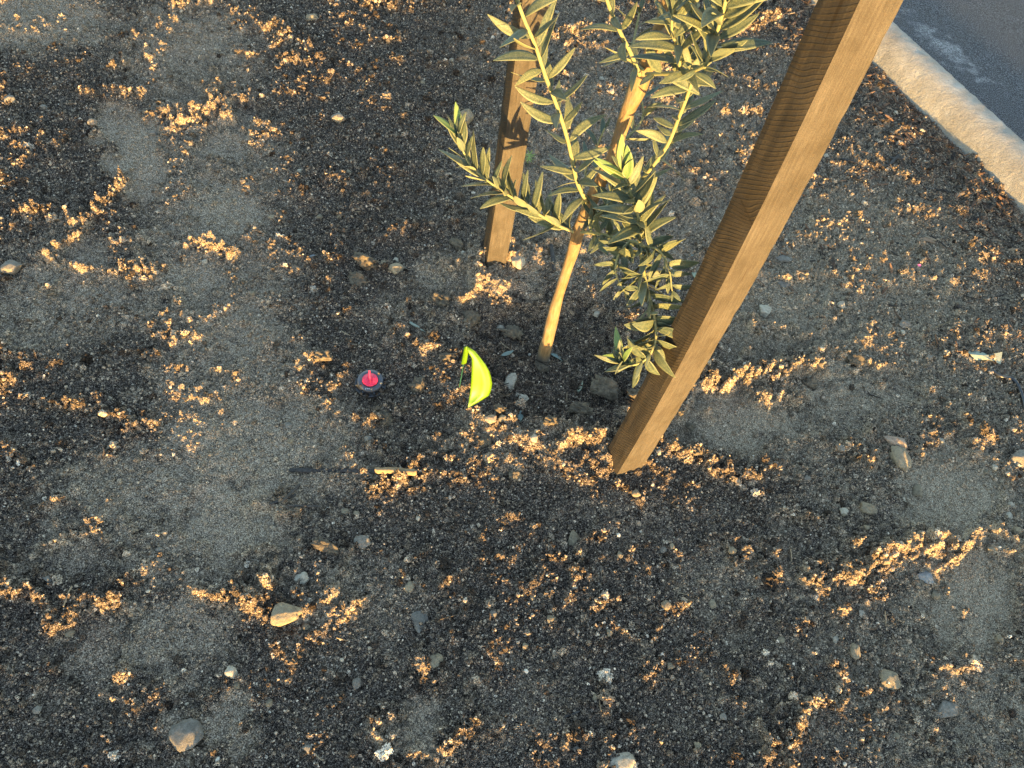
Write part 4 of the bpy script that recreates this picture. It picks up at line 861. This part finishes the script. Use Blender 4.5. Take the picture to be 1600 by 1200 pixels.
stick('stick', (448, 792), (500, 793), .005, .004, M['stick'], 'thin dark twig lying level below the crossed twigs', 'stick')
stick('wood_chip', (641, 506), (664, 521), .009, .003, M['scrap'], 'pale pointed chip of peeled wood on the dark soil', 'wood chip', .006, point=.7)
stick('bark_strip', (860, 388), (866, 425), .012, .006, M['stick'], 'dark upright strip of bark at the basin edge behind the trunk', 'bark', .002)
stick('stick', (1385, 262), (1402, 245), .012, .006, M['stick'], 'grey flat chip leaning by the kerb-side mulch', 'wood chip', .004)
stick('stick', (1388, 248), (1412, 250), .010, .005, M['stick'], 'dark chip of bark lying level near the kerb-side mulch', 'wood chip', .003)
stick('stick', (1315, 248), (1338, 260), .010, .005, M['lath'], 'dark chip of bark on the grey soil between stake and kerb', 'wood chip', .003)
stick('stick', (860, 1130), (905, 1112), .004, .003, M['stick'], 'thin dark twig on the crumbly soil', 'stick')
stick('stick', (1340, 1138), (1390, 1118), .005, .004, M['stick'], 'thin dark twig beside the thin angular grey slab', 'stick')
stick('straw', (1140, 458), (1182, 485), .002, .0015, M['cutwood'], 'thin yellow straw pointing at a round cream pebble', 'straw', .003)
stick('straw', (1445, 518), (1485, 503), .002, .0015, M['cutwood'], 'thin pale straw on the dry ground near a grey stone', 'straw', .003)

def torn_scrap():
    p = ground(1535, 557); pts = [(1507, 547, .004), (1530, 549, .010), (1549, 555, .006), (1566, 550, .012), (1563, 569, .005), (1546, 562, .014), (1524, 563, .006), (1516, 554, .012)]
    V = [Vector(G(px, py, p.z + z)) - p for px, py, z in pts]; V.append(Vector(G(1537, 556, p.z + .016)) - p)
    o = mesh_obj('torn_scrap', V, [(i, (i + 1) % 8, 8) for i in range(8)], M['scrap'], None, False); o.location = p; md = o.modifiers.new('thick', 'SOLIDIFY'); md.thickness = .0008
    tag(o, 'crumpled pale torn scrap lying on the gravelly soil', 'scrap')
torn_scrap()
def drip_tube():
    q = [ground(px, py) + Vector((0, 0, .005)) for px, py in ((1548, 580), (1562, 590), (1578, 592), (1588, 603), (1596, 622), (1600, 642))]; o_ = q[0].copy()
    t = tube('drip_tube', spline(q, 30), .0045, .0045, M['black'], None, o_, 10, .03, 2); t.location = o_; tag(t, 'short bent black drip tube on the soil near the torn scrap', 'tube')
drip_tube()
def pink_bit():
    p = ground(1439, 411); o = mesh_obj('plastic_scrap', [(-.008, -.004, .001), (.009, .003, .002), (.006, .006, .008), (-.007, .001, .007)], [(0, 1, 2, 3)], M['pink'], None, False); o.location = p + Vector((0, 0, .003)); md = o.modifiers.new('thick', 'SOLIDIFY'); md.thickness = .001
    tag(o, 'tiny pink plastic scrap on the mulch before the kerb', 'scrap')
pink_bit()
def weed():
    p = ground(824, 258); root = tag(empty('weed_seedling', p), 'tiny weed seedling with narrow star-like leaves behind the rear stake', 'weed')
    tube('stem', [Vector((0, 0, -.006)) + p, p + Vector((0, 0, .02)), p + Vector((.002, 0, .038))], .0012, .0008, M['weed'], root, p, 6, 0)
    rr = random.Random(3)
    for whorl, z in ((0, .022), (1, .038)):
        for k in range(7):
            a = k * 2 * math.pi / 7 + whorl * .4; L = rr.uniform(.016, .024); d = Vector((math.cos(a), math.sin(a), rr.uniform(.1, .5))).normalized(); s = Vector((-math.sin(a), math.cos(a), 0)); b = Vector((.001 * whorl, 0, z))
            V = [b - s * .0008, b + s * .0008, b + d * L * .5 + s * .0016, b + d * L, b + d * L * .5 - s * .0016]; V += [v - Vector((0, 0, .0007)) for v in V]
            mesh_obj('leaf', V, [(0, 1, 2, 3, 4), (9, 8, 7, 6, 5)] + [(i, 5 + i, 5 + (i + 1) % 5, (i + 1) % 5) for i in range(5)], M['weed'], root, False)
weed()
print('leaves', n_leaf)
